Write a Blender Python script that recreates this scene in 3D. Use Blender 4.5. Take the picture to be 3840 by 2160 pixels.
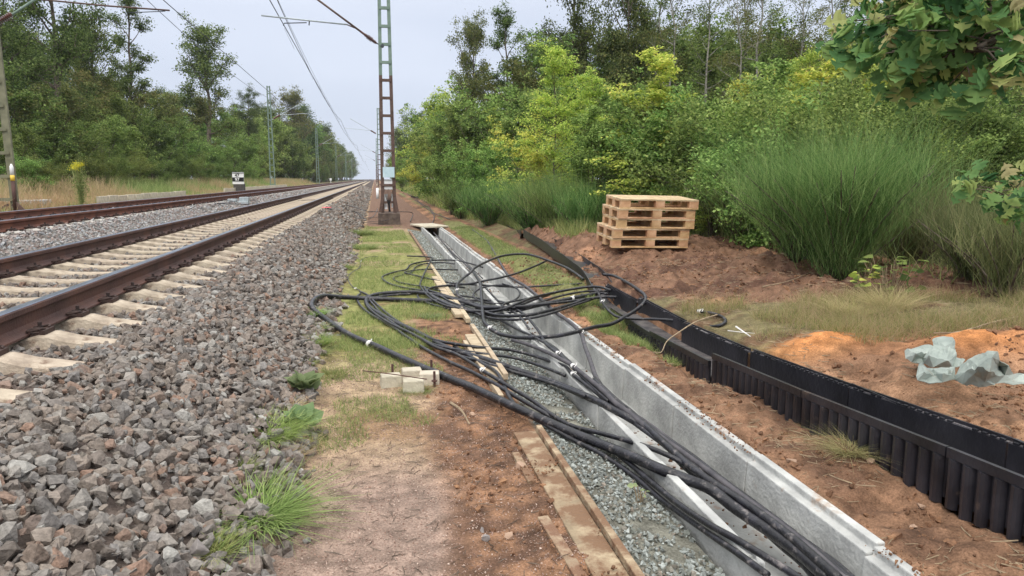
import bpy, bmesh, math, random
import numpy as np
from mathutils import Vector, Matrix
for o in list(bpy.data.objects): bpy.data.objects.remove(o)
S = bpy.context.scene
COL = S.collection
rng = np.random.default_rng(7); random.seed(7)

# ------------------------------------------------------------------ camera
PITCH = math.radians(8.39); YAW = math.radians(10.41); CAMZ = 1.5
cam = bpy.data.objects.new('camera', bpy.data.cameras.new('camera')); COL.objects.link(cam)
cam.data.sensor_width = 36; cam.data.lens = 36*2773/3840
cam.data.clip_start = 0.05; cam.data.clip_end = 6000
cam.location = (0, 0, CAMZ); cam.rotation_euler = (math.pi/2-PITCH, 0, -YAW)
S.camera = cam
HAZE = 0.00022
# ------------------------------------------------------------------ world, sun, exposure
SUN_EL, SUN_AZ = math.radians(52), math.radians(200)
W = bpy.data.worlds.new('World'); S.world = W; W.use_nodes = True
nt = W.node_tree; nt.nodes.clear()
wo = nt.nodes.new('ShaderNodeOutputWorld'); bg = nt.nodes.new('ShaderNodeBackground')
sky = nt.nodes.new('ShaderNodeTexSky'); sky.sky_type = 'NISHITA'; sky.sun_disc = False
sky.sun_elevation = SUN_EL; sky.sun_rotation = SUN_AZ; sky.air_density = 1.0; sky.dust_density = 2.0
tc = nt.nodes.new('ShaderNodeTexCoord'); mp = nt.nodes.new('ShaderNodeMapping'); mp.inputs['Scale'].default_value = (1, 1, 3.0)
ns = nt.nodes.new('ShaderNodeTexNoise'); ns.inputs['Scale'].default_value = 1.6; ns.inputs['Detail'].default_value = 3; ns.inputs['Roughness'].default_value = .45
rp = nt.nodes.new('ShaderNodeValToRGB')
rp.color_ramp.elements[0].position = .3; rp.color_ramp.elements[0].color = (6.2, 7.0, 8.7, 1)
rp.color_ramp.elements[1].position = .7; rp.color_ramp.elements[1].color = (8.5, 9.2, 10.8, 1)
mx = nt.nodes.new('ShaderNodeMixRGB'); mx.inputs[0].default_value = .9
nt.links.new(tc.outputs['Generated'], mp.inputs[0]); nt.links.new(mp.outputs[0], ns.inputs['Vector'])
nt.links.new(ns.outputs['Fac'], rp.inputs[0]); nt.links.new(sky.outputs[0], mx.inputs[1]); nt.links.new(rp.outputs[0], mx.inputs[2])
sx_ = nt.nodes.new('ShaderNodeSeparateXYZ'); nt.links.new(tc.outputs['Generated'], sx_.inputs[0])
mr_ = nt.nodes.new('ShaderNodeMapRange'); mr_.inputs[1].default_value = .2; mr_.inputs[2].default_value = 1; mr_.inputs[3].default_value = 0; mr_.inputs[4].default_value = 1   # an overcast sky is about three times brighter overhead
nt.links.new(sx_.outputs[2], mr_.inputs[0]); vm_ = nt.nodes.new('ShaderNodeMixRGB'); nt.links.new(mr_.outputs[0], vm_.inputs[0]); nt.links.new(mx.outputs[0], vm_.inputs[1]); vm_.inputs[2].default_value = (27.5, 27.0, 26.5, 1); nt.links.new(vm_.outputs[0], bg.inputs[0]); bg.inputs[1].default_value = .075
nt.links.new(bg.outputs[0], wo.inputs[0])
sun = bpy.data.objects.new('sun', bpy.data.lights.new('sun', 'SUN')); COL.objects.link(sun)
sun.data.energy = 1.3; sun.data.angle = math.radians(14); sun.data.color = (1, .95, .88)
sd = Vector((math.sin(SUN_AZ)*math.cos(SUN_EL), math.cos(SUN_AZ)*math.cos(SUN_EL), math.sin(SUN_EL)))
sun.rotation_euler = sd.to_track_quat('Z', 'Y').to_euler(); sun.location = (0, -5, 30)
S.view_settings.view_transform = 'Standard'; S.view_settings.look = 'None'
S.view_settings.exposure = 0.33; S.view_settings.gamma = 1
S.render.engine = 'CYCLES'; S.cycles.max_bounces = 6; S.cycles.transparent_max_bounces = 8

# ------------------------------------------------------------------ picture point -> place in the world
K = 3840/2576.0
_f = np.array([math.sin(YAW)*math.cos(PITCH), math.cos(YAW)*math.cos(PITCH), -math.sin(PITCH)])
_r = np.array([math.cos(YAW), -math.sin(YAW), 0.]); _u = np.cross(_r, _f)
CP = np.array([0, 0, CAMZ])
def ray(x, y): return _f + _r*(x-1920)/2773 - _u*(y-1080)/2773          # full-size pixels
def onz(x, y, z=0.):
    d = ray(x, y); return CP + d*((z-CAMZ)/d[2])
def atY(x, Y): d = ray(x, 671); return d[0]/d[1]*Y                     # X of a picture column at distance Y
def atd(x, y, dist): return CP + ray(x, y)*dist

# ------------------------------------------------------------------ noise
def vnoise(x, y, seed=0):
    xi = np.floor(x).astype(np.int64); yi = np.floor(y).astype(np.int64); xf = x-xi; yf = y-yi
    u = xf*xf*(3-2*xf); v = yf*yf*(3-2*yf)
    def h(a, b):
        n = (a*374761393 + b*668265263 + seed*1442695041) & 0x7fffffff
        n = ((n ^ (n >> 13))*1274126177) & 0x7fffffff
        return ((n ^ (n >> 16)) & 0xffff)/65535.0
    return (h(xi, yi)*(1-u)+h(xi+1, yi)*u)*(1-v)+(h(xi, yi+1)*(1-u)+h(xi+1, yi+1)*u)*v
def fbm(x, y, oct=4, seed=0):
    x = np.asarray(x, float); y = np.asarray(y, float); s = 0; a = .5
    for i in range(oct): s = s+a*vnoise(x*2**i+17*i, y*2**i-9*i, seed+i); a *= .5
    return s/(1-.5**oct)
def sst(a, b, x): t = np.clip((x-a)/(b-a), 0, 1); return t*t*(3-2*t)

# ------------------------------------------------------------------ mesh helpers
def mesh_np(name, V, faces, smooth=False):
    """faces: list of integer arrays, each (n,k)"""
    me = bpy.data.meshes.new(name); V = np.asarray(V, np.float32)
    me.vertices.add(len(V)); me.vertices.foreach_set('co', V.ravel())
    faces = [np.asarray(f, np.int32) for f in faces if len(f)]
    loops = np.concatenate([f.ravel() for f in faces]); cnt = np.concatenate([np.full(len(f), f.shape[1], np.int32) for f in faces])
    st = np.concatenate([[0], np.cumsum(cnt)[:-1]]).astype(np.int32)
    me.loops.add(len(loops)); me.loops.foreach_set('vertex_index', loops)
    me.polygons.add(len(cnt)); me.polygons.foreach_set('loop_start', st); me.polygons.foreach_set('loop_total', cnt)
    me.polygons.foreach_set('use_smooth', np.full(len(cnt), smooth)); me.update(calc_edges=True)
    return me
def link(name, me, mats, parent=None):
    o = bpy.data.objects.new(name, me); COL.objects.link(o)
    for m in (mats if isinstance(mats, (list, tuple)) else [mats]):
        if m.name not in [q.name for q in me.materials if q]: me.materials.append(m)
    if parent: o.parent = parent
    return o
def tag(o, label=None, cat=None, group=None, kind=None):
    if label: o['label'] = label
    if cat: o['category'] = cat
    if group: o['group'] = group
    if kind: o['kind'] = kind
    return o
def empty(name, loc=(0, 0, 0), rz=0, **k):
    o = bpy.data.objects.new(name, None); COL.objects.link(o); o.location = loc; o.rotation_euler = (0, 0, rz)
    o.empty_display_size = .1
    return tag(o, **k)
def dup(o, parent=None):
    c = o.copy(); COL.objects.link(c)
    if parent: c.parent = parent
    for ch in [q for q in o.children]: dup(ch, c)
    return c
class MB:
    def __init__(s): s.v = []; s.f = []
    def box(s, c, sz, R=None, top=1.0):
        n = len(s.v); R = R or Matrix.Identity(3); c = Vector(c)
        for dx, dy, dz in ((-1,-1,-1),(1,-1,-1),(1,1,-1),(-1,1,-1),(-1,-1,1),(1,-1,1),(1,1,1),(-1,1,1)):
            k = top if dz > 0 else 1
            s.v.append(tuple(c+R@Vector((dx*sz[0]/2*k, dy*sz[1]/2*k, dz*sz[2]/2))))
        s.f += [tuple(n+i for i in q) for q in ((3,2,1,0),(4,5,6,7),(0,1,5,4),(1,2,6,5),(2,3,7,6),(3,0,4,7))]
        return s
    def bar(s, a, b, w, h):
        a = Vector(a); b = Vector(b); d = b-a; q = d.to_track_quat('Y', 'Z').to_matrix()
        return s.box((a+b)/2, (w, d.length, h), q)
    def tube(s, pts, r, seg=8, cap=True):
        pts = [Vector(p) for p in pts]; n0 = len(s.v); m = len(pts)
        rr = r if hasattr(r, '__len__') else [r]*m
        t0 = (pts[1]-pts[0]).normalized(); up = Vector((0, 0, 1)) if abs(t0.z) < .9 else Vector((1, 0, 0))
        nrm = t0.cross(up).normalized()
        for i in range(m):
            t = (pts[min(i+1, m-1)]-pts[max(i-1, 0)]).normalized()
            nrm = (nrm-t*nrm.dot(t)).normalized(); b = t.cross(nrm)
            for k in range(seg):
                a = 2*math.pi*k/seg; s.v.append(tuple(pts[i]+(nrm*math.cos(a)+b*math.sin(a))*rr[i]))
        for i in range(m-1):
            for k in range(seg):
                k2 = (k+1) % seg; s.f.append((n0+i*seg+k, n0+i*seg+k2, n0+(i+1)*seg+k2, n0+(i+1)*seg+k))
        if cap:
            s.f.append(tuple(n0+k for k in range(seg))[::-1]); s.f.append(tuple(n0+(m-1)*seg+k for k in range(seg)))
        return s
    def prism(s, poly, y0, y1):       # poly in x,z extruded along y
        n = len(s.v); m = len(poly)
        for y in (y0, y1):
            for x, z in poly: s.v.append((x, y, z))
        s.f.append(tuple(range(n, n+m))); s.f.append(tuple(range(n+2*m-1, n+m-1, -1)))
        for i in range(m): j = (i+1) % m; s.f.append((n+i, n+m+i, n+m+j, n+j))
        return s
    def build(s, name, m, parent=None, smooth=False, bevel=0):
        me = bpy.data.meshes.new(name); me.from_pydata(s.v, [], s.f)
        if smooth: me.polygons.foreach_set('use_smooth', [True]*len(me.polygons))
        me.update(); o = link(name, me, m, parent)
        if bevel:
            b = o.modifiers.new('bevel', 'BEVEL'); b.width = bevel; b.segments = 2; b.limit_method = 'ANGLE'
        return o
def spline(P, n=8):
    P = [np.array(p, float) for p in P]; P = [2*P[0]-P[1]]+P+[2*P[-1]-P[-2]]; out = []
    for i in range(1, len(P)-2):
        for j in range(n):
            t = j/n; out.append(.5*((2*P[i])+(P[i+1]-P[i-1])*t+(2*P[i-1]-5*P[i]+4*P[i+1]-P[i+2])*t*t+(-P[i-1]+3*P[i]-3*P[i+1]+P[i+2])*t**3))
    out.append(P[-2]); return out

# ------------------------------------------------------------------ materials
def srgb(r, g, b): return tuple((c/255/12.92 if c/255 <= .04045 else ((c/255+.055)/1.055)**2.4) for c in (r, g, b))+(1,)
def mat(name, cols, rough=.85, src='noise', scale=6., detail=6., bump=0., bscale=40., trans=0., orand=0., metal=0., spec=.4, pos=None, island_mix=0., dirt=None):
    m = bpy.data.materials.new(name); m.use_nodes = True; t = m.node_tree; N = t.nodes; L = t.links
    b = N['Principled BSDF']; out = N['Material Output']
    b.inputs['Roughness'].default_value = rough; b.inputs['Metallic'].default_value = metal
    b.inputs['Specular IOR Level'].default_value = spec
    co = N.new('ShaderNodeTexCoord'); noi = N.new('ShaderNodeTexNoise'); noi.inputs['Scale'].default_value = scale; noi.inputs['Detail'].default_value = detail
    L.new(co.outputs['Object'], noi.inputs['Vector'])
    if src == 'attr':
        a = N.new('ShaderNodeAttribute'); a.attribute_name = 'Col'
        r1 = N.new('ShaderNodeValToRGB'); r1.color_ramp.elements[0].position = .3; r1.color_ramp.elements[0].color = (.45,.45,.45,1)
        r1.color_ramp.elements[1].position = .72; r1.color_ramp.elements[1].color = (1.5,1.5,1.5,1)
        mm = N.new('ShaderNodeMixRGB'); mm.blend_type = 'MULTIPLY'; mm.inputs[0].default_value = .8
        L.new(noi.outputs['Fac'], r1.inputs[0]); L.new(a.outputs['Color'], mm.inputs[1]); L.new(r1.outputs[0], mm.inputs[2])
        n5 = N.new('ShaderNodeTexNoise'); n5.inputs['Scale'].default_value = 95; n5.inputs['Detail'].default_value = 4; n5.inputs['Roughness'].default_value = .7; L.new(co.outputs['Object'], n5.inputs['Vector'])
        r5 = N.new('ShaderNodeValToRGB'); r5.color_ramp.elements[0].position = .34; r5.color_ramp.elements[0].color = (.5,.48,.46,1); r5.color_ramp.elements[1].position = .66; r5.color_ramp.elements[1].color = (1.5,1.5,1.5,1)
        m5 = N.new('ShaderNodeMixRGB'); m5.blend_type = 'MULTIPLY'; m5.inputs[0].default_value = .75; L.new(n5.outputs['Fac'], r5.inputs[0]); L.new(mm.outputs[0], m5.inputs[1]); L.new(r5.outputs[0], m5.inputs[2]); colout = m5.outputs[0]
    else:
        rp = N.new('ShaderNodeValToRGB'); els = rp.color_ramp.elements; k = len(cols)
        while len(els) < k: els.new(.5)
        for i, c in enumerate(cols):
            els[i].position = pos[i] if pos else ((i/(k-1)) if src == 'island' else (.3+.4*i/(k-1))); els[i].color = c if len(c) == 4 else tuple(c)+(1,)
        if src == 'island':
            g = N.new('ShaderNodeNewGeometry'); fac = g.outputs['Random Per Island']
            if orand or island_mix:
                ma = N.new('ShaderNodeMath'); ma.operation = 'MULTIPLY_ADD'; ma.use_clamp = True
                L.new(noi.outputs['Fac'], ma.inputs[0]); ma.inputs[1].default_value = island_mix
                sc = N.new('ShaderNodeMath'); sc.operation = 'MULTIPLY_ADD'; sc.inputs[1].default_value = 1-.6*island_mix; sc.inputs[2].default_value = -.2*island_mix
                L.new(fac, sc.inputs[0]); L.new(sc.outputs[0], ma.inputs[2]); fac = ma.outputs[0]
        else: fac = noi.outputs['Fac']
        L.new(fac, rp.inputs[0]); colout = rp.outputs[0]
        if src == 'island' and bump:      # speckle inside each stone
            n3 = N.new('ShaderNodeTexNoise'); n3.inputs['Scale'].default_value = bscale; n3.inputs['Detail'].default_value = 4; L.new(co.outputs['Object'], n3.inputs['Vector'])
            r1 = N.new('ShaderNodeValToRGB'); r1.color_ramp.elements[0].position = .3; r1.color_ramp.elements[0].color = (.6,.6,.6,1); r1.color_ramp.elements[1].position = .7; r1.color_ramp.elements[1].color = (1.3,1.3,1.3,1)
            mm = N.new('ShaderNodeMixRGB'); mm.blend_type = 'MULTIPLY'; mm.inputs[0].default_value = .7; L.new(n3.outputs['Fac'], r1.inputs[0]); L.new(colout, mm.inputs[1]); L.new(r1.outputs[0], mm.inputs[2]); colout = mm.outputs[0]
    if dirt:
        n4 = N.new('ShaderNodeTexNoise'); n4.inputs['Scale'].default_value = dirt[1]; n4.inputs['Detail'].default_value = 8; n4.inputs['Roughness'].default_value = .65; L.new(co.outputs['Object'], n4.inputs['Vector'])
        r4 = N.new('ShaderNodeValToRGB'); r4.color_ramp.elements[0].position = dirt[2]; r4.color_ramp.elements[0].color = (0,0,0,1); r4.color_ramp.elements[1].position = dirt[2]+.12; r4.color_ramp.elements[1].color = (1,1,1,1)
        m4 = N.new('ShaderNodeMixRGB'); L.new(n4.outputs['Fac'], r4.inputs[0]); L.new(r4.outputs[0], m4.inputs[0]); L.new(colout, m4.inputs[1]); m4.inputs[2].default_value = dirt[0]; colout = m4.outputs[0]
    if orand:
        oi = N.new('ShaderNodeObjectInfo'); hs = N.new('ShaderNodeHueSaturation'); hs.inputs['Saturation'].default_value = .88 if trans else 1; mr = N.new('ShaderNodeMapRange'); mr.inputs[3].default_value = (1.1 if trans else 1)-orand; mr.inputs[4].default_value = (1.1 if trans else 1)+orand
        mh = N.new('ShaderNodeMapRange'); mh.inputs[3].default_value = .5-.035*orand/.3; mh.inputs[4].default_value = .5+.035*orand/.3
        fr = N.new('ShaderNodeMath'); fr.operation = 'FRACT'; m7 = N.new('ShaderNodeMath'); m7.operation = 'MULTIPLY'; m7.inputs[1].default_value = 7.31
        L.new(oi.outputs['Random'], m7.inputs[0]); L.new(m7.outputs[0], fr.inputs[0]); L.new(fr.outputs[0], mh.inputs[0]); L.new(mh.outputs[0], hs.inputs['Hue'])
        L.new(oi.outputs['Random'], mr.inputs[0]); L.new(mr.outputs[0], hs.inputs['Value']); L.new(colout, hs.inputs['Color']); colout = hs.outputs[0]
    L.new(colout, b.inputs['Base Color'])
    if bump:
        n2 = N.new('ShaderNodeTexNoise'); n2.inputs['Scale'].default_value = bscale; n2.inputs['Detail'].default_value = 5; L.new(co.outputs['Object'], n2.inputs['Vector'])
        bp = N.new('ShaderNodeBump'); bp.inputs['Strength'].default_value = min(1, bump); bp.inputs['Distance'].default_value = .02; L.new(n2.outputs['Fac'], bp.inputs['Height']); L.new(bp.outputs[0], b.inputs['Normal'])
    if trans:
        tr = N.new('ShaderNodeBsdfTranslucent'); L.new(colout, tr.inputs['Color']); ms = N.new('ShaderNodeMixShader'); ms.inputs[0].default_value = trans
        L.new(b.outputs[0], ms.inputs[1]); L.new(tr.outputs[0], ms.inputs[2]); L.new(ms.outputs[0], out.inputs['Surface'])
    return m
G = srgb
M = {}
M['ground'] = mat('ground_soil', None, .95, 'attr', scale=9, detail=9, bump=.7, bscale=22, spec=.15)
stone_cols = [G(92,86,80), G(130,120,112), G(110,106,102), G(150,144,136), G(104,94,86), G(138,128,118), G(134,122,112), G(124,118,112), G(158,156,150), G(116,104,94), G(144,118,102), G(110,106,102), G(134,130,126), G(120,112,102)]
M['stone'] = mat('ballast_stone', stone_cols, .85, 'island', bump=.6, bscale=60, spec=.3)
M['stone_grey'] = mat('pale_ballast_stone', [G(120,122,124), G(160,158,152), G(134,118,112), G(176,178,178), G(140,120,110), G(150,156,160)], .85, 'island', bump=.5, bscale=60)
M['gravel'] = mat('chippings', [G(104,108,104), G(150,156,152), G(126,130,124), G(176,182,178), G(112,116,108), G(140,130,118)], .85, 'island', bump=.5, bscale=90)
M['clod'] = mat('soil_clod', [G(110,82,64), G(138,104,80), G(152,116,88), G(98,74,58), G(130,98,76), G(118,88,68)], .95, 'island', bump=.6, bscale=70, spec=.15)
M['pebble'] = mat('path_pebble', [G(176,150,136), G(146,120,108), G(196,176,162), G(130,104,92), G(160,132,116)], .9, 'island')
M['concrete_old'] = mat('sleeper_concrete', [G(134,122,108), G(170,157,139), G(188,176,157)], .9, scale=9, bump=.5, bscale=60, spec=.2, orand=.06, dirt=(G(112,92,76), 5., .56))
M['concrete_pale'] = mat('pale_sleeper_concrete', [G(150,146,138), G(186,182,174)], .9, scale=9, bump=.4, orand=.06)
M['rust'] = mat('rusty_rail_steel', [G(66,46,42), G(84,60,54), G(98,66,54)], .7, scale=3, bump=.3, bscale=50, spec=.4, dirt=(G(128,78,52), 3.5, .64))
M['rust_far'] = mat('red_rust_rail_steel', [G(84,52,42), G(104,64,50), G(122,76,58)], .75, scale=3, bump=.3, bscale=50)
M['railtop'] = mat('polished_rail_steel', [G(120,128,142), G(150,158,172)], .3, scale=4, metal=.85)
M['clip'] = mat('rail_clip_iron', [G(44,34,32), G(70,52,46)], .75, scale=20)
M['conc_new'] = mat('fresh_concrete', [G(148,149,147), G(176,177,174), G(196,197,193)], .92, scale=4, bump=.45, bscale=45, spec=.12, orand=.07, dirt=(G(154,128,108), 5., .60))
M['conc_edge'] = mat('weathered_concrete', [G(168,160,142), G(204,196,176)], .9, scale=7, bump=.4, orand=.08)
M['plastic'] = mat('black_plastic', [G(24,24,28), G(36,36,42), G(50,50,56)], .36, scale=4, bump=.2, bscale=30, spec=.5, orand=.15, dirt=(G(96,82,74), 7., .62))
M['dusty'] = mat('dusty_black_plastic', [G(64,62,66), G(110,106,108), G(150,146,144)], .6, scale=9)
M['duct_floor'] = mat('dusty_duct_floor', [G(48,46,48), G(78,74,74), G(104,98,94)], .7, scale=9)
M['cable'] = mat('black_cable_sheath', [G(16,16,20), G(26,26,31), G(40,40,48)], .38, scale=12, bump=.3, bscale=60, spec=.5, dirt=(G(112,106,104), 18., .575))
M['cable_grey'] = mat('dusty_grey_cable', [G(58,57,62), G(92,89,92)], .65, scale=14, bump=.2)
M['wire'] = mat('dark_wire', [G(52,56,64), G(70,74,82)], .6, scale=4)
M['white_tape'] = mat('white_tape', [G(222,220,216), G(238,236,232)], .6, scale=8)
M['wood'] = mat('weathered_plank', [G(124,108,88), G(158,140,116), G(178,160,134)], .95, scale=7, bump=.7, bscale=40, dirt=(G(120,92,72), 5., .42), orand=.08)
M['wood_clean'] = mat('pale_plank', [G(146,130,108), G(176,160,134), G(194,180,154)], .95, scale=6, bump=.4, bscale=40, dirt=(G(150,124,96), 4., .6), orand=.06)
M['pallet'] = mat('pallet_wood', [G(160,122,86), G(194,156,116), G(212,178,140)], .8, scale=6, bump=.35, bscale=50, orand=.1)
M['pallet_top'] = mat('grey_bleached_wood', [G(176,150,118), G(212,190,156)], .85, scale=9, bump=.4, orand=.08)
M['green_steel'] = mat('green_painted_steel', [G(104,124,112), G(124,142,130)], .6, scale=6, dirt=(G(96,70,58), 3., .66))
M['rust_steel'] = mat('rusting_mast_steel', [G(76,60,54), G(98,78,70), G(86,70,62)], .8, scale=8, dirt=(G(120,112,104), 9., .62))
M['found'] = mat('stained_foundation', [G(70,60,55), G(92,80,72), G(112,100,90)], .95, scale=7, bump=.7, bscale=30, dirt=(G(112,112,76), 4., .62))
M['olive_steel'] = mat('olive_painted_steel', [G(104,104,82), G(130,128,104)], .7, scale=5)
M['ceramic'] = mat('brown_insulator', [G(74,44,38), G(98,60,52)], .3, scale=4)
M['white'] = mat('white_enamel', [G(226,228,228), G(242,242,242)], .5, scale=5)
M['black'] = mat('black_paint', [G(14,14,16), G(26,26,28)], .5, scale=5)
M['ltblue'] = mat('pale_blue_sheet', [G(176,204,214), G(204,224,230)], .5, scale=5)
M['tarp'] = mat('grey_green_cloth', [G(136,146,140), G(156,166,158), G(172,180,172)], .8, scale=4, bump=.3, bscale=14, dirt=(G(150,130,108), 7., .64))
M['yellow'] = mat('yellow_paint', [G(222,186,60), G(236,204,90)], .5)
M['red_paint'] = mat('red_paint', [G(206,70,80), G(224,104,110)], .7)
M['galv'] = mat('galvanised_steel', [G(150,160,162), G(186,194,196)], .5, scale=10, metal=.3)
M['bark'] = mat('bark', [G(72,62,54), G(104,94,84), G(126,116,106)], .95, scale=14, bump=.8, bscale=30, spec=.1)
M['bark_pale'] = mat('pale_bark', [G(112,108,98), G(150,146,136), G(166,162,150)], .9, scale=10, bump=.6, bscale=25, spec=.1)
def leafm(name, cols, tr=.42, orand=.18, im=.45, sc=1.2): return mat(name, cols, .7, 'island', scale=sc, detail=3, trans=tr, orand=orand, island_mix=im, spec=.12)
M['leaf_dark'] = leafm('dark_green_leaves', [G(36,50,24), G(70,90,40), G(104,124,56), G(138,154,80)])
M['leaf_mid'] = leafm('mid_green_leaves', [G(44,58,24), G(84,104,44), G(120,138,60), G(154,166,86)])
M['leaf_bright'] = leafm('bright_green_leaves', [G(52,74,30), G(98,128,52), G(138,164,72), G(178,196,104)])
M['leaf_yellow'] = leafm('yellow_green_leaves', [G(70,90,30), G(118,142,46), G(158,178,58), G(184,198,72), G(204,206,84), G(206,172,76)])
M['leaf_autumn'] = leafm('brown_green_leaves', [G(54,60,32), G(88,98,50), G(118,122,62), G(140,128,70)])
M['leaf_oak'] = leafm('oak_leaves', [G(64,100,62), G(88,128,78), G(108,148,90), G(126,162,98), G(148,178,106), G(176,192,116), G(180,170,126)], tr=.5, orand=0, im=0)
M['grass'] = leafm('grass_blades', [G(88,104,54), G(118,134,68), G(152,160,90), G(178,176,118)], sc=2)
M['grass_bright'] = leafm('bright_grass_blades', [G(88,112,52), G(118,146,68), G(146,172,88), G(176,188,116)], sc=3)
M['grass_dry'] = leafm('dry_grass_blades', [G(146,128,86), G(176,158,112), G(150,150,88), G(192,168,128), G(128,138,76)], sc=1)
M['grass_pink'] = leafm('reddish_dry_grass', [G(166,120,92), G(190,146,116), G(150,120,84), G(176,160,110)], sc=1)
M['broom'] = leafm('broom_stems', [G(42,60,26), G(72,104,44), G(102,136,62), G(148,172,94), G(124,118,80)], sc=1.4)
M['broom_dry'] = leafm('dull_broom_stems', [G(54,62,36), G(92,102,56), G(124,128,78), G(156,140,106)], sc=1.4)
M['plant'] = leafm('broad_leaves', [G(96,118,74), G(124,144,94), G(150,166,118)], sc=3)
M['twig'] = mat('dry_twig', [G(120,104,84), G(168,150,122)], .9, scale=20)
M['flower'] = mat('yellow_blossom', [G(196,190,40), G(226,216,70)], .7, scale=20, trans=.3)

# ------------------------------------------------------------------ the ground
RX = (-2.18, -3.68); RZ = .72           # near track: rail positions and height of the rail top
FX = (-5.72, -7.22); FZ = .86           # far track
PX_ = [-400,-60,-18,-13,-11,-9.4,-8.7,-8.3,-5.1,-4.7,-4.25,-1.6,-1.35,-.95,-.62,-.40,.3,.75,.95,1.36,1.385,1.99,2.015,2.3,2.60,2.63,2.88,2.93,3.3,4.2,6,10,40,400]
PZ_ = [1.5,.6,.55,.55,.55,.55,.56,.66,.66,.56,.47,.47,.45,.26,.07,.0,.0,.0,-.03,-.10,-.34,-.34,-.03,-.02,.0,-.2,-.2,.16,.26,.34,.42,.5,.6,1.5]
PZ_far = [1.5,.6,.55,.55,.55,.55,.56,.66,.66,.56,.47,.47,.45,.26,.07,.0,.0,.0,.0,.0,.0,.0,.0,.0,.02,.03,.05,.05,.06,.16,.42,.5,.6,1.5]
bumps = []   # x, y, rx, ry, h
def addb(px, py, z, rx, ry, h): p = onz(px, py, z); bumps.append((p[0], p[1], rx, ry, h))
def gz(X, Y, rough=True):
    X = np.asarray(X, float); Y = np.asarray(Y, float)
    a = np.interp(X, PX_, PZ_); b = np.interp(X, PX_, PZ_far); t = sst(22.5, 24.5, Y); t = np.where(X > 2.02, sst(11.5, 15, Y), t); z = a*(1-t)+b*t
    # the gap in the cable trench beyond the plastic duct
    k = sst(8.6, 9.6, Y); z = z*(1-k*((X > 2) & (X < 3.4)))+k*((X > 2) & (X < 3.4))*np.interp(X, [2, 2.35, 3.0, 3.4], [-.02, .06, .12, .27])
    for bx, by, rx, ry, h in bumps: z = z+h*np.exp(-((X-bx)/rx)**2-((Y-by)/ry)**2)
    if rough:
        nearf = np.exp(-np.maximum(Y-12, 0)/20)
        d = fbm(X*1.7, Y*1.7, 5, 3)-.5; e = fbm(X*9, Y*9, 4, 11)-.5
        dirt = soil(X, Y)
        k2 = dirt*((X > 2.9) | ((X > 2.2) & (Y > 8))); z = z+(fbm(X*2.6, Y*2.6, 4, 72)-.5)*.22*k2*nearf+(fbm(X*6, Y*6, 4, 71)-.5)*.17*k2*nearf-.13*np.exp(-((X-2.52)/.13)**2)*sst(4.6, 5.4, Y)*(1-sst(7.0, 7.6, Y))
        z = z+d*(.02+.16*dirt)*(X > .35)*np.where((X > 1.33) & (X < 2.03) & (Y < 24), 0, 1)+e*(.012+.075*dirt)*nearf*((X > -.4) & ~((X > 1.3) & (X < 2.03) & (Y < 24)))
        z = z+d*.10*(X < -9.2)
    return z
def soil(X, Y):
    n = fbm(np.asarray(X)*1.1, np.asarray(Y)*1.1, 3, 21)
    a = ((X > 2.0) & (X < 2.62) & (Y < 13))*1.0
    b = sst(3.0, 3.4, X)*(1-sst(6.2, 7.0, X+(Y-9)*.1))*sst(6.6, 7.3, Y+.35*(X-3))*(1-sst(12.0, 13.5, Y))
    c = sst(2.9, 3.1, X)*(1-sst(5.2, 5.8, X))*(1-sst(4.3, 4.9, Y))*.7
    d = sst(.25,.45,X)*(X < .86)*(1-sst(6.5, 8.5, Y))*.6
    e = ((X > 2.75) & (X < 3.2))*sst(7.6, 8.2, Y)*(1-sst(12, 13, Y))+sst(3.0, 3.2, X)*(1-sst(4.1, 4.5, X))*sst(11, 12, Y)*(1-sst(16.5, 17.5, Y))
    f = ((X > 2.0) & (X < 2.7))*(1-sst(17, 22, Y))*.5
    return np.clip(a+b+c+d+e+f, 0, 1)
bumps.append((3.75, 12.3, .65, 1.4, .26)); addb(2440, 925, .45, 1.0, .9, .10); bumps.append((3.55, 14.8, .42, 1.6, .30))
addb(2880, 1000, .4, .7, .5, .12); addb(2620, 930, .4, .5, .6, .12)
addb(3080, 1260, .33, .35, .22, .10); addb(3650, 1285, .36, .4, .2, .09)
def axis(segs):
    out = []
    for a, b, d in segs: out.append(np.arange(a, b, d))
    return np.concatenate(out+[[segs[-1][1]]])
xs = axis([(-400,-60,20),(-60,-20,2.5),(-20,-9,.5),(-9,-4.2,.25),(-4.2,-1.6,.3),(-1.6,-.6,.08),(-.6,1.3,.04),(1.3,1.36,.03),(1.36,1.385,.025),(1.385,1.99,.3),(1.99,2.015,.025),(2.015,3.2,.03),(3.2,6.4,.045),(6.4,12,.25),(12,40,2),(40,400,20)])
ys = axis([(-6,1.8,.8),(1.8,6,.035),(6,14,.055),(14,26,.12),(26,60,1),(60,200,6),(200,2000,60)])
XX, YY = np.meshgrid(xs, ys); ZZ = gz(XX, YY); ZZ = np.where(YY > 400, ZZ*(1-sst(400, 900, YY))+.3*sst(400, 900, YY), ZZ)
nx, ny = len(xs), len(ys); idx = np.arange(nx*ny).reshape(ny, nx)
F = np.stack([idx[:-1,:-1], idx[:-1,1:], idx[1:,1:], idx[1:,:-1]], -1).reshape(-1, 4)
V = np.stack([XX, YY, ZZ], -1).reshape(-1, 3)
me = mesh_np('ground', V, [F], True)
def lin(*c): return np.array(G(*c)[:3])
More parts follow.
